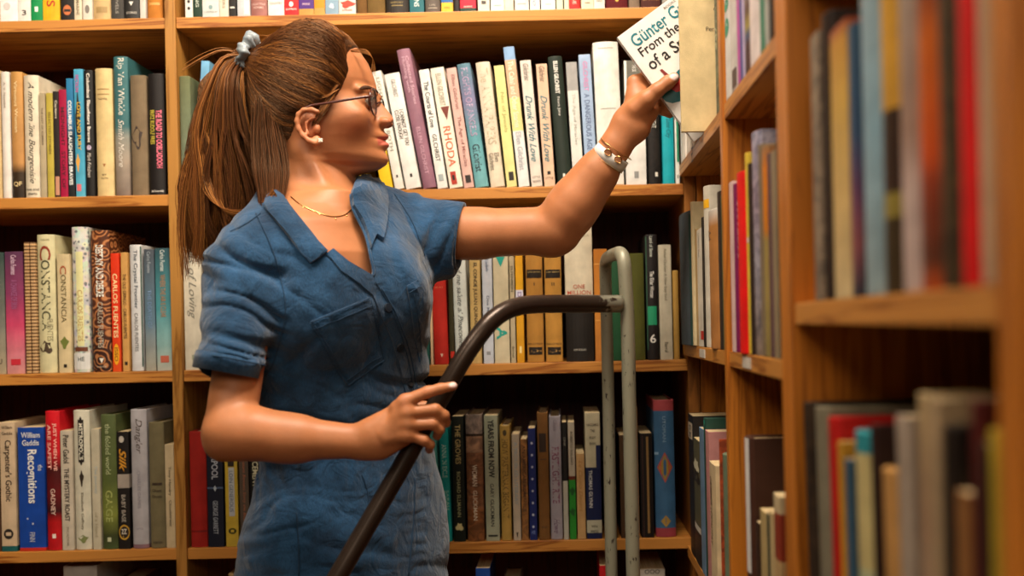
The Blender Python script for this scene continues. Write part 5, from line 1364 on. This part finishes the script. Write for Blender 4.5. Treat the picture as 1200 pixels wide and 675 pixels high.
    ly = np.array([l[0] for l in lines], float); lx = np.array([l[1] for l in lines], float)
    def hline(p):
        # perpendicular projection so that both sides match
        Ye = YH-np.abs(p[:, 1]-YH)
        u0 = p[:, 0]/Ye*F; v0 = (p[:, 2]-H)/Ye*F
        qx = CX+u0*CA-v0*SA; qy = CY-(u0*SA+v0*CA)
        m_ = np.exp(-((p[:, 1]-YH)/.035)**2)*8
        return qx-(np.interp(qy, ly, lx)+m_*np.exp(-((qy-56)/16)**2))
    def hairf(p):
        d = fold(hp[:1], p)
        e = hline(p)*.00122
        t = np.clip(-e*.35, .0006, .0075)
        return np.maximum(d-t, e)
    lo = P(296, 225, YH); hi = P(430, 30, YH)
    bun = P(296, 73, YH)
    hpr = [Prim(hairf, (lo.x-.02, YH-.1, lo.z), (hi.x+.02, YH+.1, hi.z+.02), .01)]
    hpr.append(cap(P(318, 82, YH), bun, .034, .014, .03))
    # mass of the ponytail
    for a, b, ra, rb, fr in ((P(286, 70, YH-.002), P(262, 110, 1.445), .016, .028, .7), (P(262, 110, 1.445), P(257, 175, 1.44), .028, .038, .6), (P(257, 175, 1.44), P(262, 235, 1.44), .040, .046, .5), (P(262, 235, 1.44), P(262, 262, 1.44), .044, .026, .5)):
        hpr.append(cap(a, b, ra, rb, .02, flat=(0, 1, 0), fr=fr))
    for a, b, ra, rb in ((P(320, 120, 1.435), P(318, 180, 1.43), .026, .026), (P(318, 180, 1.43), P(321, 224, 1.425), .026, .022)):
        hpr.append(cap(a, b, ra, rb, .02))
    me3, V3, Q3 = surface(hpr, (-.62, 1.34, 1.28), (-.24, 1.56, 1.68), .0028, smooth=2)
    bvc = bvh_of(V3, Q3)
    capcol = np.tile(np.array(hx('3e2817')[:3]), (len(V3), 1))
    rng = random.Random(3)
    tones = [hx(c)[:3] for c in ('3e2210', '55301a', '6e401e', '8a5628', '2e190c', 'a66c34', '4a2913', '5f3a1b')]
    tw = [4, 5, 5, 3, 3, 1.2, 4, 4]
    BAT = {}
    def strand(pts, r0, r1, tone, sides=3):
        BAT.setdefault(len(pts), []).append((pts, r0, r1, tone))
    Cc = P(362, 108, YH)
    dEnd = (bun-Cc)
    def scalp(dirv, off):
        h = bvc.ray_cast(Cc+dirv*.25, -dirv, .25)
        if h[0] is None: return None
        return h[0]+dirv*off
    # starting directions: hairline (front, temple, ear, nape), both sides, plus rows behind it
    starts = []
    while len(starts) < 5200:
        side_ = -1 if rng.random() < .74 else 1
        y = rng.uniform(40, 205); x = np.interp(y, ly, lx)
        back = rng.random()**1.6*55
        wy = np.interp(y, [38, 50, 70, 100, 130, 170, 205], [.0, .03, .05, .062, .068, .064, .05])
        if y < 58: yo = rng.uniform(0, 1)*.05
        else: yo = wy
        q = P(x-back-1, y, YH-yo); q.y = YH+side_*yo
        starts.append(q-Cc)
    for s_ in starts:
        d0 = s_.normalized(); d1 = dEnd.normalized()
        d1 = (d1+Vector((rng.gauss(0, .05), rng.gauss(0, .09), rng.gauss(0, .07)))).normalized()
        ang = d0.angle(d1); n = 13
        sag = .16 if d0.z > -.1 else .02
        sag *= (1 if abs(d0.y) > .25 else .3)
        off = rng.uniform(.0004, .0032); wig = rng.uniform(-.03, .03); f_ = rng.uniform(0, 6)
        pts = []
        for i in range(n):
            t = i/(n-1)
            a_ = math.sin((1-t)*ang)/math.sin(ang); b_ = math.sin(t*ang)/math.sin(ang)
            dv = d0*a_+d1*b_; dv.z -= sag*math.sin(math.pi*t)**1.2; dv.z += wig*math.sin(math.pi*t*1.5+f_)*t*(1-t)*2
            dv.normalize()
            o_ = off*min(1, t*5+.15)
            p = scalp(dv, o_)
            if p is None: break
            pts.append(p)
        if len(pts) < 13: continue
        nv = float(vnoise(s_.z*260+s_.x*120, s_.y*90, 3))
        tone = tones[[4, 0, 6, 1, 7, 2, 3, 5][min(7, max(0, int(nv*7.5+rng.gauss(0, 1.1))))]]
        light = .8+.6*max(0, d0.z)  # crown strands coloured lighter, standing in for light from above
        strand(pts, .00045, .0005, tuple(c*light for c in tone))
    # ponytail
    clumps = []
    for i in range(95):
        q = rng.random(); clumps.append((q, max(-1, min(1, rng.gauss(0, .55))), min(1, max(0, q+rng.gauss(0, .13))), rng.gauss(0, 15), rng.uniform(0, 6), rng.uniform(1.5, 6), rng.uniform(-7, 9), rng.gauss(0, 1)))
    for i in range(5600):
        q, lay, q2, ye, ph, wv, e4, tn_ = rng.choice(clumps)
        q = q+rng.gauss(0, .022); q2 = q2+rng.gauss(0, .03); lay = lay+rng.gauss(0, .12)
        yend = 250+(1-q2)*44+ye+rng.gauss(0, 7)
        x1, x2, x3, x4 = 243+q*42, 225+q*70, 217+q2*102, 219+q2*103+e4
        Ys = YH-.012+lay*.03
        W_ = lambda k: wv*math.sin(ph+k*1.9)
        pts = [P(289+rng.uniform(-3, 3), 66+q*12+rng.uniform(-3, 3), YH+lay*.012), P((289+x1)/2-4+q*5, 66+q*14, YH-.004+lay*.02), P(x1+W_(0)*.3, 96, Ys), P(x2+W_(1)*.7, 150, Ys-.003), P(x3+W_(2), 212, Ys-.004), P((x3+x4)/2+W_(3), (212+yend)/2+8, Ys-.004), P(x4+W_(4)+rng.gauss(0, 2), yend, Ys)]
        idx = int(min(7, max(0, (3.4 if q > .5 else 5.0)+tn_*1.5+rng.gauss(0, .9))))  # right half takes darker tones: its shade is put into the colour
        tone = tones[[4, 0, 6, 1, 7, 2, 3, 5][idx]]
        ls = 1.25 if q < .5 else .95  # lit left side of the tail painted brighter, shaded right side dimmer
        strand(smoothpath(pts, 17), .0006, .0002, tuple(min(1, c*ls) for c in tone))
    # curl that sweeps to the shoulder
    for i in range(260):
        e = rng.gauss(0, 1); o_ = rng.gauss(0, .004)
        pts = [P(287, 70+e, 1.447), P(256+e*2, 92, 1.437+o_), P(236+e*4, 140, 1.425+o_), P(236+e*4, 195, 1.415+o_), P(254+e*3, 240+e*2, 1.395+o_), P(282+e*2, 254+e*3, 1.360+o_), P(306+e, 246+e*3, 1.330+o_), P(324+e*2, 228+e*3, 1.325+o_)]
        strand(smoothpath(pts, 20), .0006, .0003, rng.choice([tones[3], tones[5], tones[2], tones[6]]))
    for i in range(700):   # lock behind the neck
        e = rng.gauss(0, 1); o_ = rng.gauss(0, .006)
        kk = rng.random(); pts = [P(298+e*2, 84, 1.445), P(304+kk*8+e*3, 108, 1.412+o_), P(302+kk*22+e*4, 150, 1.400+o_), P(300+kk*34+e*3, 196, 1.382+o_), P(304+kk*28+e*2, 226, 1.350+o_), P(306+kk*20+e*2, 250+rng.uniform(-10, 10), 1.318+o_*.5)]
        strand(smoothpath(pts, 18), .0006, .0003, rng.choice([tones[4], tones[0], tones[4], tones[6], tones[1]]))
    for i in range(70):     # temple hair drawn back over the ear, a little down in front of it
        a_ = rng.random(); y0 = rng.uniform(98, 130); x0 = 399-(y0-98)*.45-rng.random()*8; w0 = .0650+.003*(y0-98)/32
        p0 = P(x0, y0, YH-w0); w1 = .073; 
        if rng.random() < .0: pts = [p0, P(x0-16, y0+rng.uniform(0, 4), YH-w0-.004), P(x0-38, min(124, y0+2), YH-w1-.003), P(x0-62, y0-4, YH-w1), P(322, 92+rng.uniform(-6, 8), YH-.056)]
        else: pts = [p0, P(x0-6, y0+8, YH-w0-.002), P(x0-12, y0+16, YH-w0-.003), P(x0-14, y0+22, YH-w0-.003)]
        strand(smoothpath(pts, 12), .0005, .0003, rng.choices(tones, tw)[0])
    for k_ in range(26):     # loose strands: nape, forehead, crown
        a_ = rng.random()
        if k_ < 8: pts = [P(288, 64, YH), P(262, 52+a_*8, YH-.01), P(238, 56+a_*14, YH-.02), P(220-a_*8, 66+a_*20, YH-.02)]
        elif k_ < 16: pts = [P(404, 60, YH-.04), P(424+a_*8, 54+a_*10, YH-.045), P(434+a_*5, 62+a_*14, YH-.04), P(432+a_*8, 80+a_*10, YH-.04)]
        elif k_ < 20: pts = [P(398, 104, YH-.066), P(378, 112+a_*6, YH-.072), P(350, 112+a_*5, YH-.074), P(320, 100, YH-.06)]
        else: pts = [P(320+a_*60, 44-a_*4, YH), P(300+a_*50, 42-a_*6, YH), P(290+a_*30, 52, YH)]
        strand(smoothpath(pts, 12), .0004, .00025, tones[3])
    AV, AF, AC = [np.array(V3)], [np.array(Q3)], [capcol]; base = len(V3)
    for n_, lst in BAT.items():
        A = np.array([[tuple(p) for p in l[0]] for l in lst])
        r0 = np.array([l[1] for l in lst]); r1 = np.array([l[2] for l in lst]); tn = np.array([l[3][:3] for l in lst])
        T = np.gradient(A, axis=1); T /= np.linalg.norm(T, axis=2, keepdims=True)+1e-12
        S_ = np.cross(T, np.array([.13, 1, .07])); S_ /= np.linalg.norm(S_, axis=2, keepdims=True)+1e-9
        U_ = np.cross(S_, T)
        t = np.linspace(0, 1, n_)[None, :, None]; rad = r0[:, None, None]+(r1-r0)[:, None, None]*t
        ring = np.stack([A+(S_*math.cos(a)+U_*math.sin(a))*rad for a in (0, 2.094, 4.189)], 2)
        N_ = len(lst); AV.append(ring.reshape(-1, 3))
        AC.append(np.repeat(tn, n_*3, axis=0))
        ids = base+np.arange(N_*n_*3).reshape(N_, n_, 3)
        q = np.stack([ids[:, :-1], ids[:, 1:], np.roll(ids, -1, 2)[:, 1:], np.roll(ids, -1, 2)[:, :-1]], -1)
        AF.append(q.reshape(-1, 4)); base += N_*n_*3
    AV = np.concatenate(AV); AF = np.concatenate(AF); vs = AV
    hm = bpy.data.meshes.new('hair'); hm.vertices.add(len(AV)); hm.vertices.foreach_set('co', AV.astype(np.float32).ravel())
    hm.loops.add(len(AF)*4); hm.loops.foreach_set('vertex_index', AF.astype(np.int32).ravel())
    hm.polygons.add(len(AF)); hm.polygons.foreach_set('loop_start', np.arange(len(AF), dtype=np.int32)*4); hm.update(calc_edges=True)
    setcol(hm, np.concatenate(AC))
    lk2('hair', hm, hair_mat(), smooth=True)
    print('hair', len(vs), round(time.time()-t0, 1))
    # ---- scrunchie
    vs, fs = [], []; NU, NV = 72, 14
    c = P(291, 65, YH-.006); ax = (P(262, 60, YH)-P(320, 76, YH)).normalized()
    u = ax.cross(Vector((0, 1, 0))).normalized(); w = ax.cross(u)
    for i in range(NU):
        t = 2*math.pi*i/NU
        rm = .0208+.0022*math.sin(5*t+.6)+.0014*math.sin(11*t)
        tr = .0104+.0018*math.sin(9*t)+.0014*math.sin(17*t+1)
        sh = .0022*math.sin(7*t+1)
        for j in range(NV):
            s_ = 2*math.pi*j/NV
            rr_ = tr*(1+.16*math.sin(3*s_+6*t))
            vs.append(c+(u*math.cos(t)+w*math.sin(t))*(rm+rr_*math.cos(s_))+ax*(sh+rr_*math.sin(s_)*.8))
    for i in range(NU):
        for j in range(NV):
            fs.append((i*NV+j, i*NV+(j+1) % NV, ((i+1) % NU)*NV+(j+1) % NV, ((i+1) % NU)*NV+j))
    o = lk2('scrunchie', mesh(vs, fs), plain('7c868c', .45, bump=.2, bscale=150, name='satin', spec=.7), smooth=True); o['label'] = 'pale grey satin scrunchie'
    # ---- eyes, brows, lashes
    white = plain('b8a898', .25, name='eye_white'); iris = plain('3a2818', .15, name='iris'); lash = plain('1c120c', .6, name='lashes'); brow = plain('4a2e1a', .8, name='brow_hair')
    for sy in (-1, 1):
        ec = P(423, 118.5, YH-.031); ec = Vector((ec.x, YH+sy*.031, ec.z))
        bm = bmesh.new(); bmesh.ops.create_uvsphere(bm, u_segments=20, v_segments=14, radius=.0121)
        for v in bm.verts: v.co = v.co+ec+Vector((.0002, 0, -.0008))
        mb = bpy.data.meshes.new('m'); bm.to_mesh(mb); bm.free(); e_ = lk2('eye', mb, white, smooth=True)
        bm = bmesh.new(); bmesh.ops.create_cone(bm, cap_ends=True, segments=20, radius1=.0056, radius2=.0042, depth=.0018)
        for v in bm.verts: v.co = Matrix.Rotation(math.pi/2, 3, 'Y') @ v.co+ec+Vector((.0114, 0, -.0008))
        mb = bpy.data.meshes.new('m'); bm.to_mesh(mb); bm.free(); link('iris', mb, iris, e_)
        # upper lid + lashes
        gl = []
        arc = [ec+Vector((.0145*math.cos(a)+.0005, sy*.0145*math.sin(a), .0042-.0012*abs(a)**2)) for a in [-.75+.15*i for i in range(12)]]
        gl.append(tube_geo(arc, .0011, 6))
        for i, p in enumerate(arc[::1]):
            gl.append(tube_geo([p, p+Vector((.004, sy*.001*(i-5)*.4, .0006)), p+Vector((.0068, sy*.0015*(i-5)*.4, .0028))], [.0004, .0003, .0001], 4))
        lk2('eyelashes', mesh(*merge_geo(gl)), lash)
        gb = []
        for i in range(130):
            t = rng.random(); e2 = rng.uniform(-1, 1)
            bx = 438-20*t; by = 104.5-2.6*math.sin(t*3.1)+t*3.2+e2*(2.2-t*1.5)
            yy_ = YH+sy*(.012+.036*t)
            h = bvb.ray_cast(Vector((P(bx, by, YH-.03).x+.05, yy_, P(bx, by, YH-.03).z)), Vector((-1, 0, 0)), .12)
            if h[0] is None: continue
            p = h[0]+h[1]*.0007
            dv = Vector((-.5, sy*.8, .28*(1-t*1.6))).normalized()*.0065; q = p+dv
            hh = bvb.find_nearest(q); q = hh[0]+hh[1]*.0009
            gb.append(tube_geo([p, (p+q)/2+h[1]*.0006, q], [.0005, .0005, .0002], 4, cap=False))
        if gb: lk2('eyebrow', mesh(*merge_geo(gb)), brow)
    # ---- glasses
    gm = plain('4a1e14', .25, name='tortoise_frame', spec=.6)
    gr = empty('glasses', (0, 0, 0)); gr.parent = root; attach(gr)
    gx = P(438.5, 120, YH-.0335).x; gz = P(440, 121, YH-.03).z
    parts = []
    glass, nt, b = newmat('lens_glass')
    b.inputs['Base Color'].default_value = (.5, .42, .36, 1); b.inputs['Roughness'].default_value = .03; b.inputs['Alpha'].default_value = .08
    for sy in (-1, 1):
        cy = YH+sy*.0335
        ring = [Vector((gx-.0016*abs(math.cos(t)), cy+.0235*math.cos(t), gz+.0185*math.sin(t)*(1+.05*math.sin(t)))) for t in [2*math.pi*i/36 for i in range(37)]]
        parts.append(tube_geo(ring, .0014, 8, cap=False))
        vs = [(gx-.0010, p.y, p.z) for p in ring[:-1]]+[(gx-.0002, p.y, p.z) for p in ring[:-1]]; n = 36
        fs = [tuple(range(n)), tuple(reversed(range(n, 2*n)))]+[(i, (i+1) % n, (i+1) % n+n, i+n) for i in range(n)]
        link('lens', mesh(vs, fs), glass, gr)
    bridge = [Vector((gx, YH-.0105, gz+.004)), Vector((gx+.0035, YH-.005, gz+.0075)), Vector((gx+.0035, YH+.005, gz+.0075)), Vector((gx, YH+.0105, gz+.004))]
    parts.append(tube_geo(smoothpath(bridge, 9), .0011, 8))
    link('frame', mesh(*merge_geo(parts)), gm, gr, True)
    for sy in (-1, 1):
        e1 = P(361, 125, YH-.07)
        tp = []
        for (x_, y_, w_) in ((435.5, 112.2, .057), (432, 113, .064), (415, 115.5, .0705), (395, 118.8, .0745), (378, 121.6, .0765), (364, 124, .077), (355, 129, .076), (350, 138, .074)):
            t_ = P(x_, y_, YH-w_); tp.append(Vector((t_.x, YH+sy*w_, t_.z)))
        vs, fs = tube_geo(smoothpath(tp, 30), .0018, 8)
        link('temple_arm', mesh(vs, fs), gm, gr, True)
        link('hinge', mesh(*tube_geo([tp[0]+Vector((0, -sy*.002, 0)), tp[0]+Vector((0, sy*.001, 0))], .0018, 8)), gm, gr)
    # ---- jewellery
    gold = plain('d8b070', .25, 1.0, name='gold'); pearl = plain('e8e0d0', .2, name='stone')
    neckp = [(341, 231), (352, 240), (368, 248), (385, 253.5), (396, 254), (405, 251.5), (412, 245)]
    vs, fs = seam(neckp, bvb, r=.0007, off=.0009, Yd=1.4, n=40); gn = [(vs, fs)]
    for x, y in ((355, 243), (374, 251), (393, 256), (406, 253)):
        p, nn = cast(bvb, x, y); gn.append(tube_geo([p+nn*.001, p+nn*.001+Vector((0, 0, -.0028))], .0011, 6))
    lk2('necklace', mesh(*merge_geo(gn)), gold, smooth=True)
    bm = bmesh.new()
    ep = P(375.5, 164.5, YH-.0815)
    for dx, dz in ((-.0016, .0012), (.0016, .0012), (-.0012, -.0016), (.0016, -.0014), (0, 0)):
        r_ = bmesh.ops.create_icosphere(bm, subdivisions=2, radius=.0018)
        for v in r_['verts']: v.co = v.co+ep+Vector((dx, 0, dz))
    mb = bpy.data.meshes.new('m'); bm.to_mesh(mb); bm.free(); lk2('earring', mb, pearl, smooth=True)
    # bracelet: white band with an open gold-edged centre
    def ringband(name, c, ax, r_out, r_in, flat, wdt, m, parent, thick=.0022, tilt=0):
        u = ax.cross(Vector((0, 1, 0))).normalized(); w = ax.cross(u).normalized()
        vs, fs = [], []; N = 56
        for i in range(N):
            t = 2*math.pi*i/N; dirv = u*math.cos(t)*r_out+w*math.sin(t)*r_in
            for s_, e_ in ((-1, 0), (-1, thick), (0, thick*1.35), (1, thick), (1, 0)):
                vs.append(c+dirv+dirv.normalized()*e_+ax*(s_*wdt/2+tilt*math.sin(t)))
        for i in range(N):
            for j in range(5):
                j2 = (j+1) % 5; fs.append((i*5+j, i*5+j2, ((i+1) % N)*5+j2, ((i+1) % N)*5+j))
        me_ = mesh(vs, fs); bm = bmesh.new(); bm.from_mesh(me_); bmesh.ops.recalc_face_normals(bm, faces=bm.faces); bm.to_mesh(me_); bm.free()
        return link(name, me_, m, parent, True)
    ax = (WR_F-P(692, 214, 1.478)).normalized(); c0 = P(716.5, 182.5, 1.465)
    wt = plain('d8d4cc', .35, name='white_band')
    o = ringband('bracelet', c0-ax*.003, ax, .0246, .0202, 0.8, .0165, wt, root); attach(o); o['label'] = 'white bracelet with gold edges'
    for dd_, wv in ((-.0088, .0010), (.0150, .0010)):
        ringband('gold_edge', c0-ax*.003+ax*dd_, ax, .0246, .0202, .8, wv, gold if wv < .0015 else wt, o, .0026)
    for (x_, y_) in ((712.5, 178.5), (724.5, 187)):
        cc = P(x_, y_, 1.465-.0242); aa = ax.copy(); bb = Vector((aa.z, 0, -aa.x)).normalized()
        ring = [cc+aa*.0044*math.cos(t)+bb*.0054*math.sin(t)+Vector((0, .0035*abs(math.sin(t))*.3, 0)) for t in [2*math.pi*i/24 for i in range(25)]]
        link('gold_ring', mesh(*tube_geo(ring, .0007, 6, cap=False)), gold, o, True)
        rv = [tuple(v) for v in ring[:-1]]; rb = [tuple(v+Vector((0, .002, 0))) for v in ring[:-1]]; n_ = len(rv)
        link('opening', mesh(rv+rb, [tuple(range(n_)), tuple(reversed(range(n_, 2*n_)))]+[(i, (i+1) % n_, (i+1) % n_+n_, i+n_) for i in range(n_)]), plain('a8704a', .5, name='skin_tone'), o)
    # ---- shoes
    for an in (Vector((-.33, 1.36, .085)), Vector((-.245, 1.49, .085))):
        sh = [cap(an+Vector((-.02, .005, -.045)), an+Vector((.10, -.028, -.052)), .036, .033, .02), cap(an+Vector((.05, -.015, -.035)), an+Vector((-.01, 0, 0)), .034, .038, .03)]
        fz = Prim(lambda p: .0015-p[:, 2], (-9, -9, -9), (9, 9, 9), .004, 'x')
        ms, vv, qq = surface(sh, (an.x-.08, an.y-.09, -.02), (an.x+.16, an.y+.07, .14), .004)
        for v in ms.vertices:
            if v.co.z < .001: v.co.z = .001
        lk2('shoe', ms, plain('d8d4cc', .6, name='canvas'), smooth=True)
    print('person', round(time.time()-t0, 1))
def ladder():
    root = tag(empty('step_ladder', (-.1, 1.4, 0)), 'grey metal library step ladder with a dark worn handrail beside the woman', 'ladder')
    inv = Matrix.Translation((.1, -1.4, 0))
    # chipped grey-green paint over dark metal
    m, nt, b = newmat('chipped_grey_paint')
    tc = nd(nt, 'ShaderNodeTexCoord'); mp = nd(nt, 'ShaderNodeMapping'); mp.inputs['Scale'].default_value = (150, 150, 45); lk(nt, tc.outputs['Object'], mp.inputs['Vector'])
    n = nd(nt, 'ShaderNodeTexNoise'); n.inputs['Scale'].default_value = 1.0; n.inputs['Detail'].default_value = 6; n.inputs['Roughness'].default_value = .65; lk(nt, mp.outputs[0], n.inputs['Vector'])
    r = ramp(nt, [(0, '2a1d18'), (.355, '2a1d18'), (.375, '85826e'), (1, '8e8b78')]); lk(nt, n.outputs['Fac'], r.inputs[0])
    lk(nt, r.outputs[0], b.inputs['Base Color']); b.inputs['Roughness'].default_value = .42; b.inputs['Metallic'].default_value = .15
    bp = nd(nt, 'ShaderNodeBump'); bp.inputs['Strength'].default_value = .4; bp.inputs['Distance'].default_value = .001
    lk(nt, r.outputs[0], bp.inputs['Height']); lk(nt, bp.outputs[0], b.inputs['Normal'])
    grey = m
    m2, nt, b = newmat('worn_dark_rail')
    tc = nd(nt, 'ShaderNodeTexCoord'); n = nd(nt, 'ShaderNodeTexNoise'); n.inputs['Scale'].default_value = 70; n.inputs['Detail'].default_value = 6; lk(nt, tc.outputs['Object'], n.inputs['Vector'])
    sp = nd(nt, 'ShaderNodeSeparateXYZ'); lk(nt, tc.outputs['Object'], sp.inputs[0])
    mr = nd(nt, 'ShaderNodeMapRange'); mr.inputs['From Min'].default_value = .015; mr.inputs['From Max'].default_value = .085; lk(nt, sp.outputs['X'], mr.inputs['Value'])
    ad = nd(nt, 'ShaderNodeMath', operation='ADD'); lk(nt, n.outputs['Fac'], ad.inputs[0]); lk(nt, mr.outputs[0], ad.inputs[1])
    r = ramp(nt, [(0, '2c221c'), (.62, '3a2e26'), (.95, '3a2e26'), (1.0, '8a8878')]); 
    dv = nd(nt, 'ShaderNodeMath', operation='MULTIPLY'); dv.inputs[1].default_value = .82; lk(nt, ad.outputs[0], dv.inputs[0]); lk(nt, dv.outputs[0], r.inputs[0])
    lk(nt, r.outputs[0], b.inputs['Base Color']); b.inputs['Roughness'].default_value = .30; b.inputs['Metallic'].default_value = .55
    def part(name, path, rad, mm, n=40, sides=20):
        o = tube(name, smoothpath(path, n), rad, mm, root, sides); o.matrix_parent_inverse = inv; return o
    # one bent tube: near post, over the top, far post
    top = [P(745.5, 800, 1.385), P(739.5, 560, 1.385), P(737.5, 470, 1.385), P(735.5, 380, 1.385), P(733, 330, 1.385), P(731, 306, 1.388), P(727, 297, 1.405), P(721, 298, 1.46), P(715.5, 300, 1.53), P(711, 304, 1.585), P(709.5, 316, 1.605), P(710.5, 360, 1.61), P(713, 470, 1.61), P(716, 640, 1.61), P(718, 800, 1.61)]
    q = [Vector(v) for v in top]; q[0].z = .02; q[-1].z = .02; q[0].x = q[1].x; q[-1].x = q[-2].x
    q.insert(1, Vector((q[0].x, q[0].y, .4))); q.insert(len(q)-1, Vector((q[-1].x, q[-1].y, .4)))
    part('post', q, .0097, grey, 140)
    Y = 1.252
    rail = [(300, 838, Y-.07), (345, 760, Y-.06), (396, 675, Y-.04), (428, 620, Y-.024), (470, 548, Y-.006), (500, 494, Y), (522, 456, Y+.002), (543, 420, Y+.006), (560, 395, Y+.012), (575, 377, Y+.022), (591, 365, Y+.035), (608, 359, Y+.05), (630, 356.5, Y+.066), (670, 356, Y+.095), (700, 356, Y+.115), (727, 356, Y+.130)]
    part('handrail', [P(*r_) for r_ in rail], .0121, m2, 110)
    x0 = P(300, 838, Y).x
    # lower frame and steps, standing on the floor below the picture
    a = P(300, 838, Y-.07)
    part('front_leg', [a, Vector((a.x-.03, a.y, a.z*.5)), Vector((a.x-.05, a.y, .02))], .0110, grey, 12)
    xr = q[0].x
    o = link('tread', boxes([((-.10, 1.262, .235), (xr-.012, 1.345, .255))], .004), plain('3a3632', .7), root); o.matrix_parent_inverse = inv
    o = link('tread', boxes([((-.06, 1.395, .46), (xr+.012, 1.60, .48))], .004), plain('3a3632', .7), root); o.matrix_parent_inverse = inv
    for zz in (.12, .245, .47):
        part('cross_bar', [Vector((xr, 1.385, zz)), Vector((q[-1].x, 1.61, zz))], .008, grey, 6, 12)
    part('cross_bar', [Vector((a.x-.045, Y-.07, .12)), Vector((xr-.2, 1.30, .12)), Vector((xr, 1.385, .12))], .008, grey, 16, 12)
    part('cross_bar', [Vector((-.11, 1.268, .235)), Vector((xr, 1.385, .235))], .007, grey, 6, 12)
# ------------------------------------------------------------------ camera, light, output
def camera_light():
    cd = bpy.data.cameras.new('camera'); co = bpy.data.objects.new('camera', cd); C.objects.link(co)
    cd.sensor_width = 36; cd.lens = F/1200*36
    cd.shift_x = (600-CX)/1200; cd.shift_y = (CY-337.5)/1200
    cd.clip_start = .05; cd.clip_end = 30
    co.matrix_world = Matrix.Translation((0, 0, H)) @ Matrix.Rotation(math.pi/2, 4, 'X') @ Matrix.Rotation(-ROLL, 4, 'Z')
    cd.dof.use_dof = True; cd.dof.focus_distance = 1.47; cd.dof.aperture_fstop = 2.6
    bpy.context.scene.camera = co
    def area(loc, tgt, sx, sy, e, col, spread=180):
        l = bpy.data.lights.new('lamp', 'AREA'); l.shape = 'RECTANGLE'; l.size = sx; l.size_y = sy
        l.energy = e; l.color = col; l.spread = math.radians(spread)
        o = bpy.data.objects.new('ceiling_or_fill_light', l); C.objects.link(o)
        o.location = loc; o.rotation_euler = (Vector(tgt)-Vector(loc)).to_track_quat('-Z', 'Y').to_euler()
        return o
    area((.0, .93, 2.64), (-.08, 1.55, 1.2), .8, .4, 38, (1, .885, .73))
    area((-1.1, .45, 2.6), (-.6, 1.6, 1.2), .7, .5, 12, (1, .85, .67))
    area((-.1, -.9, 2.2), (0, 1.5, 1.2), 1.2, .8, 10, (1, .84, .66))  # added fill light behind the camera, below the ceiling; not a real lamp
    w = bpy.data.worlds.new('room_air'); bpy.context.scene.world = w; w.use_nodes = True
    w.node_tree.nodes['Background'].inputs[0].default_value = (1, .72, .5, 1)
    w.node_tree.nodes['Background'].inputs[1].default_value = .05
    vs = bpy.context.scene.view_settings
    vs.view_transform = 'Standard'; vs.look = 'None'; vs.exposure = 0.55; vs.gamma = 1; vs.use_curve_mapping = False
shelving()
top_row(); second_row(); third_row(); fourth_row(); fifth_row()
right_rows(); held_book()
if 'person' in globals(): person()
if 'ladder' in globals(): ladder()
flush_text()
camera_light()
print('objects', len(bpy.data.objects))
